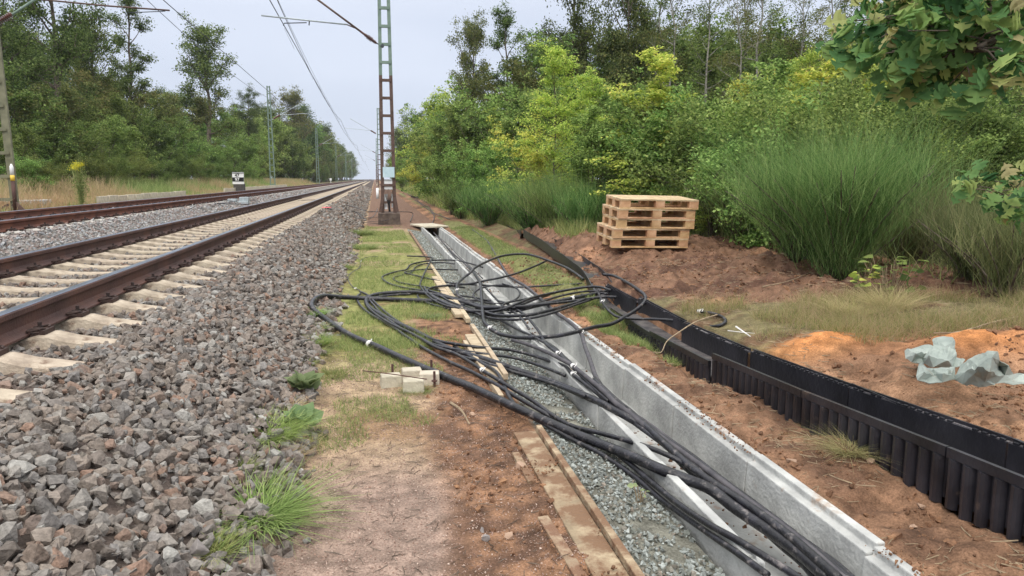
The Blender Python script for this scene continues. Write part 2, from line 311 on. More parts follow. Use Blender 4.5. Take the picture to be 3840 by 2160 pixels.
def ground_color(X, Y):
    n1 = fbm(X*.9, Y*.9, 4, 31); n2 = fbm(X*3.1, Y*3.1, 4, 41); n3 = fbm(X*14, Y*14, 3, 51)
    c = np.zeros(X.shape+(3,))+lin(104, 98, 66)                                        # rough grass floor
    def mixin(m, col): nonlocal c; m = np.clip(m, 0, 1)[..., None]; c = c*(1-m)+col*m
    mixin((X < -8.8)*1., lin(120,112,76)); mixin(((X < -8.8) & (X > -11.5))*sst(.5,.6,n1), lin(150,124,96))
    mixin((X < -15)*1., lin(52,52,34)); mixin(sst(5.5, 7.5, X), lin(62,56,40))
    mixin(((X > -8.9) & (X < -.45))*1., lin(88,78,74)); mixin(((X > -5.2) & (X < -4.2))*1., lin(120,116,114))
    path = ((X > -.5) & (X < .95))*1.
    mixin(path, lin(158,136,112)); mixin(path*sst(.45,.6,n1)*(Y > 3.4), lin(138,112,86)); 
    mixin(path*(1-sst(3.2, 4.2, Y+.6*(n1-.5)))*(1-sst(.35,.6,X)), lin(140,120,110))
    g = path*sst(4.6, 7.5, Y)*(1-sst(20,23,Y)); mixin(g*sst(.38,.56,n2*.5+n1*.5+.05*sst(7,10,Y))*.85, lin(126,132,74))
    mixin(((X > -.3) & (X < .95))*sst(23.5,25,Y), lin(122,96,82)); mixin(((X > .3) & (X < 2.7))*sst(22.5,23.5,Y), lin(122,96,82))
    mixin(path*sst(.2,.45,X+.25*(n2-.5))*(1-sst(7.5,9,Y)), lin(136,102,78)); mixin(path*sst(.2,.45,X+.25*(n2-.5))*(1-sst(7.5,9,Y))*sst(.5,.62,n3*.5+n2*.5), lin(98,74,60))
    mixin(((X > .95) & (X < 1.37) & (Y < 22.8))*1., lin(116,116,108))
    mixin(((X > 2.0) & (X < 3.0))*1., lin(132,100,78)); mixin(((X > 2.0) & (X < 3.0))*sst(.48,.62,n2), lin(104,78,62)); mixin(((X > 2.0) & (X < 3.0))*sst(.52,.66,n1), lin(158,118,90))
    mixin(((X > 2.2) & (X < 2.75))*sst(8.4,9.5,Y)*(1-sst(24,26,Y)), lin(116,118,74)); mixin(((X > 2.3) & (X < 2.62))*sst(6.2,6.6,Y)*sst(.45,.55,n2), lin(112,112,72))
    pl = ((X > 2.93))*1.; mixin(pl*(1-sst(6.2,7.4,X)), lin(112,104,74)); mixin(pl*(1-sst(6.2,7.4,X))*sst(.5,.6,n2), lin(106,84,64))
    s = soil(X, Y)*pl; mixin(sst(.15,.5,s), lin(124,94,76)); mixin(sst(.15,.5,s)*sst(.48,.6,n2), lin(96,70,58)); mixin(sst(.15,.5,s)*sst(.55,.68,n1), lin(158,118,92))
    o = pl*(1-sst(5.4,6.2,X))*(1-sst(4.4,5.1,Y+.5*(n1-.5))); mixin(o, lin(160,122,94)); mixin(o*sst(.42,.58,n2), lin(132,100,78)); mixin(o*sst(.6,.7,n1), lin(186,128,78))
    for bx, by in [(bumps[5][0], bumps[5][1]), (bumps[6][0], bumps[6][1])]: mixin(pl*np.exp(-((X-bx)/.42)**2-((Y-by)/.24)**2)*1.1, lin(196,130,74))
    g_ = c.mean(-1, keepdims=True); return (c*.9+g_*.1)*np.array([.97,.96,.91])
cc = ground_color(XX, YY).reshape(-1, 3); ca = me.color_attributes.new('Col', 'FLOAT_COLOR', 'POINT')
ca.data.foreach_set('color', np.concatenate([cc, np.ones((len(cc), 1))], 1).astype(np.float32).ravel())
gr = link('ground', me, M['ground']); tag(gr, kind='structure')

# ------------------------------------------------------------------ stones
def rockvars(n, npts, flat=.75, seed=3):
    r = random.Random(seed); out = []
    for i in range(n):
        bm = bmesh.new()
        for k in range(npts):
            v = Vector((r.gauss(0,1), r.gauss(0,1), r.gauss(0,1))).normalized()*r.uniform(.78,1.05)
            bm.verts.new((v.x*r.uniform(.9,1.1), v.y*.8, v.z*flat))
        res = bmesh.ops.convex_hull(bm, input=bm.verts)
        bmesh.ops.delete(bm, geom=[g for g in res['geom_interior'] if isinstance(g, bmesh.types.BMVert)], context='VERTS')
        bmesh.ops.triangulate(bm, faces=bm.faces); bm.verts.index_update()
        out.append((np.array([v.co[:] for v in bm.verts])*.5, np.array([[v.index for v in f.verts] for f in bm.faces]))); bm.free()
    return out
ROCKS = rockvars(26, 13); ROCKS_LO = rockvars(10, 8, seed=9)
def rotm(n, tilt=1.0):
    q = rng.normal(size=(n, 4)); q[:, 1:3] *= tilt; q /= np.linalg.norm(q, axis=1)[:, None]; w, x, y, z = q.T
    return np.stack([1-2*(y*y+z*z), 2*(x*y-z*w), 2*(x*z+y*w), 2*(x*y+z*w), 1-2*(x*x+z*z), 2*(y*z-x*w), 2*(x*z-y*w), 2*(y*z+x*w), 1-2*(x*x+y*y)], -1).reshape(n, 3, 3)
def scatter_rocks(name, pos, size, m, variants=ROCKS, tilt=.6, **k):
    Vs, Fs, off = [], [], 0; n = len(pos); vi = rng.integers(0, len(variants), n); R = rotm(n, tilt)
    for i, (rv, rf) in enumerate(variants):
        s = np.where(vi == i)[0]
        if not len(s): continue
        P = np.einsum('nij,vj->nvi', R[s], rv)*size[s][:, None, None]+pos[s][:, None, :]
        Vs.append(P.reshape(-1, 3)); Fs.append((rf[None]+(off+np.arange(len(s))*len(rv))[:, None, None]).reshape(-1, 3)); off += len(s)*len(rv)
    o = link(name, mesh_np(name, np.concatenate(Vs), [np.concatenate(Fs)]), m); return tag(o, **k)
def jgrid(x0, x1, y0, y1, d, j=.5):
    X, Y = np.meshgrid(np.arange(x0, x1, d), np.arange(y0, y1, d)); X = X+(rng.random(X.shape)-.5)*2*j*d; Y = Y+(rng.random(Y.shape)-.5)*2*j*d
    return X.ravel(), Y.ravel()
def ballast(areas):
    P, Sz = [], []
    for x0, x1, y0, y1, d, s, dz in areas:
        X, Y = jgrid(x0, x1, y0, y1, d); Z = gz(X, Y, False)+(rng.random(len(X))-.35)*s*.55+dz
        edge = -.48+.14*(fbm(Y*1.5, Y*0, 3, 5)-.5)*2
        keep = X < edge+np.abs(rng.normal(0, .05, len(X)))
        # sleepers stay clear of stones
        ph = (Y-YS0) % .603; on = (ph < .15) | (ph > .603-.15); keep &= ~(on & (((X > -4.25) & (X < -1.62)) | ((X > -7.8) & (X < -5.15))))
        P.append(np.stack([X, Y, Z], -1)[keep]); Sz.append((s*(.62+.75*rng.random(len(X))**1.5))[keep])
    return np.concatenate(P), np.concatenate(Sz)
YS0 = 4.36 % .603
# shoulder, and the cribs a little lower
def areas(y0, y1, d, s): return [(-1.62, -.3, y0, y1, d, s, 0.), (-4.25, -1.62, y0, y1, d*1.05, s, -.03)]
P, Sz = ballast([(-1.7, -.25, 1.9, 9, .049, .092, .0), (-1.7, -.25, 1.9, 7, .05, .055, .02), (-4.3, -1.62, 2.2, 9, .05, .068, .0), (-1.7, -.25, 9, 20, .062, .092, 0.), (-4.3, -1.62, 9, 20, .08, .07, .0), (-1.7, -.3, 20, 45, .11, .12, 0.), (-1.7, -.3, 45, 110, .26, .24, -.02)])
scatter_rocks('ballast', P, Sz, M['stone'], kind='stuff', label='grey brown crushed stone ballast sloping down from the near track', cat='ballast')
P, Sz = ballast([(-5.25, -4.15, 5, 22, .06, .065, .01), (-8.6, -5.0, 12, 40, .10, .09, 0.), (-5.25, -4.15, 22, 60, .13, .12, .01)])
scatter_rocks('ballast', P, Sz, M['stone_grey'], ROCKS_LO, kind='stuff', label='paler grey and pinkish ballast between the two tracks', cat='ballast')
X, Y = jgrid(.96, 1.37, 1.9, 9, .021); Z = gz(X, Y)+.004+(rng.random(len(X))-.3)*.014
kp = (fbm(X*5, Y*5, 3, 77) > .34); P = np.stack([X, Y, Z], -1)[kp]; Sz = (.019+.028*rng.random(len(X))**2.2)[kp]
X, Y = jgrid(.96, 1.36, 9, 22.6, .045); P = np.concatenate([P, np.stack([X, Y, gz(X, Y, False)], -1)]); Sz = np.concatenate([Sz, .03+.03*rng.random(len(X))])
scatter_rocks('chippings', P, Sz, M['gravel'], ROCKS_LO, kind='stuff', label='greenish grey chippings between the planks and the concrete trough', cat='gravel')
def scat(n, x0, x1, y0, y1, pw=1.): return x0+(x1-x0)*rng.random(n), y0+(y1-y0)*rng.random(n)**pw
X, Y = scat(52000, .2, 7.0, 1.9, 13, 1.3); w = soil(X, Y); kp = (rng.random(len(X)) < w*(.25+1.5*sst(.45,.6,fbm(X*2.2,Y*2.2,3,61)))) & ~((X > .8) & (X < 2.02)) & ~((X > 2.6) & (X < 2.95) & (Y < 8.5))
X, Y = X[kp], Y[kp]; Sz = .007+.045*rng.random(len(X))**7; P = np.stack([X, Y, gz(X, Y)+Sz*.15], -1)
scatter_rocks('soil_clods', P, Sz, M['clod'], kind='stuff', label='loose red brown clods on the dug soil', cat='soil clods')
X, Y = scat(36000, -.5, .8, 1.9, 6.5, 1.3); Sz = .003+.011*rng.random(len(X))**4; P = np.stack([X, Y, gz(X, Y)+Sz*.2], -1)
scatter_rocks('path_grit', P, Sz, M['pebble'], ROCKS_LO, kind='stuff', label='fine pinkish grit on the trodden path', cat='grit')

STK = [(np.array([[-.5,-.03,0],[-.5,.03,0],[-.5,0,.05],[.1,.03+k,0],[.1,.09+k,0],[.1,.06+k,.05],[.5,-.02+2*k,0],[.5,.01+2*k,0],[.5,-.01+2*k,.03]])*[1,.8,.8], np.array([[0,1,4],[0,4,3],[1,2,5],[1,5,4],[2,0,3],[2,3,5],[3,4,7],[3,7,6],[4,5,8],[4,8,7],[5,3,6],[5,6,8]])) for k in (-.12,-.05,.03,.1)]
def litter(X, Y, s0, s1, m, label):
    Sz = s0+(s1-s0)*rng.random(len(X))**2.5; scatter_rocks('dry_litter', np.stack([X, Y, gz(X, Y)+.004], -1), Sz, m, STK, .04, kind='stuff', label=label, cat='litter')
X, Y = scat(16000, 2.03, 6.4, 1.9, 12, 1.2); kp = ~((X > 2.56) & (X < 2.96) & (Y < 9.3)) & (fbm(X*2, Y*2, 3, 66) > .46); litter(X[kp], Y[kp], .02, .12, M['twig'], 'scraps of dry root and twig on the dug soil and grass')
X, Y = scat(2600, -.45, .8, 2.2, 7, 1.); litter(X, Y, .01, .07, M['bark'], 'small dark twigs and stalks on the path')

X, Y = scat(15000, .3, 6.6, 1.9, 17, 1.2); w = soil(X, Y); mo = ((X > 2.9) & (Y > 6.8))*1.; kp = (rng.random(len(X)) < w*(.25+.6*mo)*sst(.38,.6,fbm(X*3, Y*3, 3, 88))*1.4) & ~((X > .66) & (X < 2.02)) & ~((X > 2.56) & (X < 2.96) & (Y < 9.3))
X, Y = X[kp], Y[kp]; Sz = .018+.07*rng.random(len(X))**3; scatter_rocks('soil_lumps', np.stack([X, Y, gz(X, Y)-Sz*.06], -1), Sz, M['clod'], kind='stuff', label='crumbly lumps of dug earth on the mound and trench sides', cat='soil lumps')

# ------------------------------------------------------------------ tracks
def rail(xc, zt, y0, y1, m, label, far=False):
    h = .172; p = [(-.075,-h),(.075,-h),(.075,-h+.012),(.02,-h+.03),(.009,-h+.05),(.009,-.055),(.036,-.042),(.036,-.012),(.026,-.001),(-.026,-.001),(-.036,-.012),(-.036,-.042),(-.009,-.055),(-.009,-h+.05),(-.02,-h+.03),(-.075,-h+.012)]
    o = MB().prism([(x, z) for x, z in p], y0, y1).build('rail', m); o.location = (xc, 0, zt)
    tag(o, label, 'rail')
    MB().prism([(-.030,-.004),(.030,-.004),(.026,.0015),(-.026,.0015)], y0, y1).build('running_surface', M['railtop'], o)
    return o
rail(RX[0], RZ, -3, 1600, M['rust'], 'right rail of the near track, brown with a shiny blue grey top')
rail(RX[1], RZ, -3, 1600, M['rust'], 'left rail of the near track, brown with a shiny top')
rail(FX[0], FZ, 4, 1600, M['rust_far'], 'nearer rail of the far track, reddish rust, beside the pale ballast')
rail(FX[1], FZ, 4, 1600, M['rust_far'], 'farther rail of the far track, in front of the verge')
def sleeper_mesh():
    us = [-1.3,-1.2,-1.05,-.94,-.88,-.82,-.66,-.58,-.5,-.3,0,.3,.5,.58,.66,.82,.88,.94,1.05,1.2,1.3]
    zs = [-.06,-.045,-.02,.012,.016,0,0,.014,.0,-.030,-.038,-.030,.0,.014,0,0,.016,.012,-.02,-.045,-.06]
    V, Fq = [], []
    for u, z in zip(us, zs):
        V += [(u, -.15, -.21), (u, -.10, z-.012), (u, -.085, z), (u, .085, z), (u, .10, z-.012), (u, .15, -.21)]
    for i in range(len(us)-1):
        for k in range(6): a = i*6+k; b = i*6+(k+1) % 6; Fq.append((a, b, b+6, a+6))
    me = bpy.data.meshes.new('sleeper'); me.from_pydata(V, [], Fq+[(5,4,3,2,1,0), tuple(len(V)-6+k for k in range(6))]); me.update(); return me
SM = sleeper_mesh()
def clip_mesh():
    b = MB(); b.box((.115,0,.012),(.07,.13,.03)); b.box((.15,0,.02),(.03,.15,.045))
    for s in (-1, 1):
        b.tube(spline([(.115,s*.012,.05),(.07,s*.03,.045),(.06,s*.055,.035),(.095,s*.075,.042),(.14,s*.062,.052),(.15,s*.03,.045)], 4), .008, 6)
    b.tube([(.112,0,.02),(.112,0,.062)], .018, 8); b.tube([(.112,0,.055),(.112,0,.085)], .012, 6)
    me = bpy.data.meshes.new('rail_clip'); me.from_pydata(b.v, [], b.f); me.materials.append(M['clip']); me.update(); return me
CM = clip_mesh()
SLEEP = []
def make_sleepers(name, xc, xr, zt, y0, n, m, label, group, nclip, both):
    me = SM.copy(); me.materials.append(m)
    SLEEP.append((me, xc, zt, y0+n*.603, m, group))
    for i in range(n):
        o = bpy.data.objects.new(name, me); COL.objects.link(o); o.location = (xc, y0+i*.603, zt-.182); o.rotation_euler = (0, 0, random.uniform(-.006,.006))
        tag(o, label, 'sleeper', group)
        if i < nclip:
            for rx in xr:
                for s in ((1, -1) if both else (1,)):
                    c = bpy.data.objects.new('rail_clip', CM); COL.objects.link(c); c.parent = o; c.location = (rx-xc, 0, .0); c.scale = (s, 1, 1)
make_sleepers('concrete_sleeper', (RX[0]+RX[1])/2, RX, RZ, YS0+.603*3, 180, M['concrete_old'], 'sandy beige concrete sleeper under the two rails of the near track', 'sleepers of the near track', 60, True)
make_sleepers('concrete_sleeper', (FX[0]+FX[1])/2, FX, FZ, YS0+.603*18, 115, M['concrete_pale'], 'pale grey concrete sleeper under the two rails of the far track', 'sleepers of the far track', 70, True)

for me, xc, zt, yy, m, g in SLEEP:
    v = np.array([q.co[:] for q in me.vertices]); quads = np.array([list(p.vertices) for p in me.polygons if len(p.vertices) == 4]); kk = 330
    V = (v[None]+np.stack([np.full(kk, xc), yy+np.arange(kk)*.603, np.full(kk, zt-.182)], -1)[:, None]).reshape(-1, 3); F = (quads[None]+(np.arange(kk)*len(v))[:, None, None]).reshape(-1, 4)
    o = link('far_sleepers', mesh_np('far_sleepers', V, [F]), m); tag(o, 'sleepers merging into one pale band far along the '+g.split('the ')[-1], 'sleepers', kind='stuff')

# ------------------------------------------------------------------ concrete cable trough
def trough_mesh():
    w = .305; zt = .035; zb = -.33
    p = [(-w,zb),(w,zb),(w,zt),(w-.045,zt),(w-.048,zt-.035),(w-.085,zt-.038),(w-.10,zb+.07),(-w+.10,zb+.07),(-w+.085,zt-.038),(-w+.048,zt-.035),(-w+.045,zt),(-w,zt)]
    return MB().prism(p, -.497, .497)
ORD = ['first','second','third','fourth','fifth','sixth','seventh','eighth','ninth','tenth','eleventh','twelfth','thirteenth','fourteenth','fifteenth','sixteenth','seventeenth','eighteenth','nineteenth']+['%d%s' % (n, {1:'st',2:'nd',3:'rd'}.get(n % 10, 'th') if n % 100 not in (11,12,13) else 'th') for n in range(20, 400)]
TM = None
for i in range(22):
    if TM is None: o = trough_mesh().build('cable_trough', M['conc_new'], bevel=.006); TM = o
    else: o = TM.copy(); COL.objects.link(o)
    y = 2.0+i*1.0; o.location = (1.69+random.uniform(-.006,.006)+.012*math.sin(i*.8), y, random.uniform(-.006,.006)); o.rotation_euler = (0, 0, random.uniform(-.008,.008))
    tag(o, ORD[i]+' open grey concrete trough section, counted from the bottom of the picture', 'cable trough', 'open concrete trough sections')
X, Y = scat(1500, 1.50, 1.88, 2.0, 22, 1.); kp = fbm(X*3, Y*.7, 3, 90) > .5; X, Y = X[kp], Y[kp]; Sz = .01+.03*rng.random(len(X))**2
scatter_rocks('soil_crumbs', np.stack([X, Y, np.full(len(X), -.255)], -1), Sz, M['clod'], kind='stuff', label='red soil crumbs fallen into the concrete trough', cat='soil')
X, Y = scat(2600, 1.90, 2.03, 1.9, 20, 1.3); kp = fbm(X*2, Y*1.3, 3, 93) > .5; X, Y = X[kp], Y[kp]; Sz = .005+.018*rng.random(len(X))**3
scatter_rocks('soil_crumbs', np.stack([X, Y, np.full(len(X), .040)], -1), Sz, M['clod'], kind='stuff', label='soil crumbs lying on the right rim of the concrete trough', cat='soil')
X, Y = scat(2400, .64, .93, 1.9, 4.6, 1.); kp = fbm(X*5, Y*2.5, 3, 94) > .5; X, Y = X[kp], Y[kp]; Sz = .004+.02*rng.random(len(X))**3.5
scatter_rocks('soil_crumbs', np.stack([X, Y, np.full(len(X), .020)], -1), Sz, M['clod'], kind='stuff', label='soil crumbs strewn over the near planks', cat='soil')
# lid at the end of the trough beside the mast
o = MB().box((0,0,0),(.78,1.5,.05)).build('trough_cover', M['conc_edge'], bevel=.008); o.location = (1.64,23.4,.05); o.rotation_euler = (0,0,.25); tag(o, 'flat grey concrete cover at the far end of the trough beside the mast', 'trough cover')

# ------------------------------------------------------------------ planks along the chippings
def plank(px, py, rz, L, w, label, z=.012, t=.04):
    o = MB().box((0,0,0),(w,L,t)).build('plank', M['wood_clean' if any(k in label for k in ('clean','far')) else 'wood'], bevel=.004); o.location = (px, py, z); o.rotation_euler = (random.uniform(-.006,.006), random.uniform(-.03,.03), rz)
    return tag(o, label, 'plank')
plank(.935, 3.05, 0.0, 2.3, .035, 'thin wooden edging strip along the near chippings', .012, .05)
plank(.845, 3.15, 0.0, 2.05, .135, 'wide dusty board strewn with soil beside the near edging strip', -.013)
plank(.725, 2.62, .06, .85, .05, 'narrow broken board at the bottom edge left of the wide dusty board', -.012, .05)
plank(.725, 3.62, .02, .40, .04, 'short broken strip beside the brown lump of earth', -.008, .05)
plank(.935, 6.35, 0.0, 2.0, .04, 'edging strip next to the clean plank under the coiled cables', .02, .05)
plank(.86, 6.1, .0, 1.6, .10, 'clean pale plank under the coiled cables', .012)
plank(.79, 5.7, .02, 1.8, .035, 'thin pale strip left of the clean plank under the coiled cables', .02, .05)
plank(.93, 10.6, .0, 6.0, .05, 'long pale edging board between grass and far chippings', .008, .05)
plank(.87, 9.6, .0, 3.4, .10, 'weathered board beside the far chippings', .012)
plank(.95, 17.6, .0, 7.6, .05, 'long edging board running to the mast', .008, .05)

# ------------------------------------------------------------------ black plastic duct
def zrim(y): return np.interp(y, [1.8,2.5,3.5,4.2,5.6,7,8.6], [.33,.29,.235,.19,.13,.12,.19])
def duct(y0, y1, label, front=1.0, dz0=0., xo=0., tilt=0.):
    y0b = y0; L = y1-y0; z0, z1 = zrim(y0)+dz0, zrim(y1)+dz0
    e = empty('plastic_duct', (2.75+xo, y0, 0), 0, label=label, cat='cable duct')
    W_ = .155; H = .25
    def zz(y): return z0+(z1-z0)*(y/L)
    def panel(x, t, ya, yb, ht, hb):   # sheared box following the slope
        b = MB(); n = 0
        for yy in (ya, yb):
            for xx, h in ((x-t/2,hb),(x+t/2,hb),(x+t/2,ht),(x-t/2,ht)): b.v.append((xx, yy, zz(yy)+h))
        b.f += [(0,1,2,3),(7,6,5,4),(0,4,5,1),(1,5,6,2),(2,6,7,3),(3,7,4,0)]; return b
    def cat(*bs):
        r = MB()
        for b in bs: n = len(r.v); r.v += b.v; r.f += [tuple(n+i for i in f) for f in b.f]
        return r
    fh = 0. if front == 1.0 else -(1-front)*H
    wall = cat(panel(-W_, .008, 0, L, fh, -H), panel(-W_-.012, .022, 0, L, fh+.002, fh-.045)); wall.build('front_wall', M['plastic'], e)
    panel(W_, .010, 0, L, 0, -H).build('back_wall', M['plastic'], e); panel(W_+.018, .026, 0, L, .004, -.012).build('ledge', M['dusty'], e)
    cat(panel(W_+.024, .012, 0, L, .022, .006)).build('rim', M['plastic'], e)
    panel(0, 2*W_-.012, 0, L, -H+.065, -H+.05).build('floor', M['duct_floor'], e)
    k = int(L/.085); rb = MB()
    for i in range(k):
        ya = (i+.5)*L/k; zt_ = zz(ya)+fh-.047; zb_ = zz(ya)-H-.03-.012*((i*7) % 3)
        n = len(rb.v); w2 = L/k*.36
        ring = [(-W_-.006,-w2),(-W_-.030,-w2*.6),(-W_-.034,0),(-W_-.030,w2*.6),(-W_-.006,w2)]
        for z in (zb_, zt_):
            for x, y in ring: rb.v.append((x, ya+y, z))
        for j in range(4): rb.f.append((n+j, n+j+1, n+6+j, n+5+j))
        rb.f.append((n+4, n, n+5, n+9)); rb.f.append((n,n+1,n+2,n+3,n+4)); rb.f.append((n+9,n+8,n+7,n+6,n+5))
    rb.build('ribs', M['plastic'], e, smooth=False)
    tb = MB()
    for i in range(int(L/.055)):
        if random.random() < .75: yy = (i+.5)*.055; tb.box((W_+.004, yy, zz(yy)+.006), (.016, .028, .012))
    tb.box((W_+.004, L/2, zz(L/2)-.004), (.008, L*.98, .006)).build('lugs', M['plastic'], e)
    e.rotation_euler = (0, tilt, 0)
    return e
duct(1.75, 2.86, 'ribbed black plastic duct section at the right edge of the picture')
duct(2.87, 4.05, 'ribbed black plastic duct section beside the tuft of dry roots', xo=.0)
duct(4.06, 5.3, 'ribbed black plastic duct section in the middle of the trench', xo=-.0, dz0=.0)
duct(5.32, 6.6, 'ribbed black plastic duct section whose low front wall shows its floor', xo=-.02, front=.74)
duct(6.62, 7.9, 'black plastic duct section where the cables run in', xo=.01, front=.6)
duct(7.95, 9.1, 'black plastic duct section half buried beside the mound', xo=.0, front=.6, dz0=-.05)
def duct_path(pts, z, label, w=.15):
    P = [onz(x, y, z) for x, y in pts]; P = spline(P, 6); zz_ = np.array([float(gz(p[0], p[1])) for p in P]); zz_ = np.convolve(np.pad(zz_, 4, 'edge'), np.ones(9)/9, 'valid'); P = [np.array([p[0], p[1], z_+.055]) for p, z_ in zip(P, zz_)]; e = empty('plastic_duct', tuple(P[0]), 0, label=label, cat='cable duct'); o = np.array(P[0])
    for nm, off, h in (('front_wall', -w, .075), ('back_wall', w, .095)):
        b = MB()
        for i, p in enumerate(P):
            t = P[min(i+1, len(P)-1)]-P[max(i-1, 0)]; nrm = np.array([t[1], -t[0], 0]); nrm /= np.linalg.norm(nrm)+1e-9; q = p+nrm*off*(-1)-o
            b.v += [tuple(q+nrm*-.006+[0,0,-.1]), tuple(q+nrm*.006+[0,0,-.1]), tuple(q+nrm*.006+[0,0,h-.03]), tuple(q-nrm*.006+[0,0,h-.03])]
        for i in range(len(P)-1):
            for k in range(4): k2 = (k+1) % 4; b.f.append((i*4+k, i*4+k2, (i+1)*4+k2, (i+1)*4+k))
        b.build(nm, M['plastic'], e)
    b = MB()
    for i, p in enumerate(P):
        t = P[min(i+1, len(P)-1)]-P[max(i-1, 0)]; nrm = np.array([t[1], -t[0], 0]); nrm /= np.linalg.norm(nrm)+1e-9
        b.v += [tuple(p-nrm*(w-.01)-o+[0,0,-.03]), tuple(p+nrm*(w-.01)-o+[0,0,-.03])]
    for i in range(len(P)-1): b.f.append((2*i, 2*i+1, 2*i+3, 2*i+2))
    b.build('floor', M['plastic'], e); return e
duct_path([(1980,912),(1966,888),(1935,863),(1888,835),(1842,813),(1767,806)], .14, 'curved black plastic duct beyond the grass strip left of the mound')
duct_path([(2290,1085),(2230,1045),(2152,1003),(2059,950),(1990,915)], .14, 'black plastic duct half filled with soil along the foot of the mound')
def scrap(px, py, z, L, w, rz, ry, label, ribs=6):
    p = onz(px, py, z); p[2] = float(gz(p[0], p[1]))+.07; e = empty('plastic_duct', tuple(p), rz, label=label, cat='cable duct')
    MB().box((0,0,.01),(w,L,.012)).build('floor', M['plastic'], e); MB().box((w/2,0,.05),(.012,L,.1)).build('back_wall', M['plastic'], e); MB().box((-w/2,0,.05),(.012,L,.1)).build('front_wall', M['plastic'], e)
    b = MB()
    for i in range(ribs): b.box((0, -L/2+(i+.5)*L/ribs, .035), (w-.02, .03, .03))
    b.build('ribs', M['galv'], e); e.rotation_euler = (0, ry, rz); return e
scrap(1745, 800, .16, .75, .32, .55, -.5, 'tipped over piece of black duct showing pale ribs on the verge')
scrap(1655, 768, .16, .6, .25, .5, .4, 'crumpled black duct piece at the foot of the bushes', 3)
scrap(1555, 742, .16, .8, .3, .3, .1, 'dark duct piece lying farthest up the verge', 3)

# ------------------------------------------------------------------ cables
T1 = lambda x, y: (1120+x/4.025, 940+y/4.025); T2 = lambda x, y: (1760+x/4.025, 940+y/4.025); T3 = lambda x, y: (1280+x/4.025, 1260+y/4.025)
T4 = lambda x, y: (1920+x/4.025, 1260+y/4.025); T5 = lambda x, y: (2240+x/4.025, 960+y/4.025); T6 = lambda x, y: (1280+x/4.025, 700+y/4.025)
TB = lambda x, y: (1280+x/2.0125, 1440+y/2.0125); TC = lambda x, y: (2560+x/2.0125, 1440+y/2.0125)
def support(X, Y, inside):
    z = float(gz(X, Y, True))
    if 1.36 < X < 2.02 and Y < 23.5:
        z = .035
        if inside and X > 1.46: t = float(sst(3.6, 5.6, Y)); w_ = float(sst(1.46, 1.6, X))*(1-t); z = .04*(1-w_)+(-.09)*w_
        if inside == 2: z = -.2
    elif 2.58 < X < 2.93 and Y < 9.1: z = float(zrim(Y))-.16
    elif X < -.4: z = z+.03
    elif .75 < X < .97: z = .035
    return z
def path3(pts, r, lift, inside):
    out = []
    for i, p in enumerate(pts):
        lf = lift if not hasattr(lift, '__len__') else float(np.interp(i/(len(pts)-1), np.linspace(0, 1, len(lift)), lift))
        z = .05
        for _ in range(8):
            q = onz(p[0], p[1], z); z = .5*z+.5*(support(q[0], q[1], inside)+r+lf)
        out.append(onz(p[0], p[1], z))
    z = np.array([q[2] for q in out]); zs = z.copy()
    for _ in range(2):
        if len(z) > 2: zs[1:-1] = .25*zs[:-2]+.5*zs[1:-1]+.25*zs[2:]
    zs = np.maximum(zs, z*.0+zs)
    return [onz(p[0], p[1], zz) for p, zz in zip(pts, zs)]
def cable(label, d, groups, lift=0., inside=0, m='cable', ties=(), grp=None, n=7):
    pts = [f(x, y) for f, l in groups for x, y in l]; d *= 1 if d < .018 else (1.1 if d > .033 else 1.18)
    P = spline(path3(pts, d/2, lift, inside), n); o = MB().tube(P, d/2, 10).build('cable', M[m], smooth=True)
    tag(o, label, 'cable', grp)
    for t in ties:
        i = int(t*(len(P)-2)); a, b = P[i], P[i+1]; dr = (b-a)/np.linalg.norm(b-a)
        MB().tube([a-dr*.02, a+dr*.02], d/2*1.14, 10).tube(spline([a+[0,0,d*.5], a+[.02,-.03,d*.9], a+[-.01,-.07,d*.3]], 4), .003, 5).build('cable_tie', M['white_tape'], o, smooth=True)
    return o
cable('thickest black cable, looping over the ballast edge and past the four paving blocks', .052, [(T1, [(2500,830),(2250,790),(2000,760),(1700,750),(1400,735),(1100,725),(850,712),(600,698),(400,685),(270,715),(200,790),(205,860),(270,930),(420,1040),(600,1170),(800,1290),(1000,1380),(1180,1449)]), (T3, [(800,285),(1000,375),(1250,485),(1450,565),(1700,670),(1900,745),(2200,880),(2500,1020)]), (TB, [(1420,225),(1750,370),(1950,450),(2150,530),(2400,640)]), (TC, [(0,710),(200,790),(400,940),(700,1140),(900,1290),(1100,1470)])], .006, 1, ties=(.46,))
cable('second thick black cable, crossing the chippings into the trough', .045, [(T2, [(2120,600),(1900,650),(1600,710),(1200,790),(900,845),(600,880),(300,870),(100,830)]), (T1, [(2450,770),(2200,700),(1950,650),(1700,625),(1400,635),(1150,665),(1040,720),(1020,790),(1100,880),(1250,970),(1450,1080),(1700,1190),(1900,1290)]), (T3, [(1555,160),(1800,250),(2100,330),(2400,430)]), (T4, [(0,490),(300,590),(700,730),(1100,900),(1400,1040),(1700,1200),(1950,1350)]), (TB, [(2450,450)]), (TC, [(0,600),(200,745),(450,900),(700,1080),(1000,1300),(1200,1470)])], [.05,.03,.01,.0,.02,.0], 1, ties=(.06,))
cable('medium cable with a white sleeve left of the chippings', .024, [(T1, [(930,620),(1040,670),(1150,780),(1300,920),(1500,1070),(1750,1210),(2000,1330),(2250,1390)]), (T3, [(1932,153),(2250,185),(2576,215)]), (T4, [(300,290),(550,370),(800,460),(900,560),(1050,680),(1300,880),(1500,1060)]), (TC, [(0,560),(300,760),(560,940),(800,1100),(1100,1330),(1250,1470)])], .02, 1, ties=(.62,))
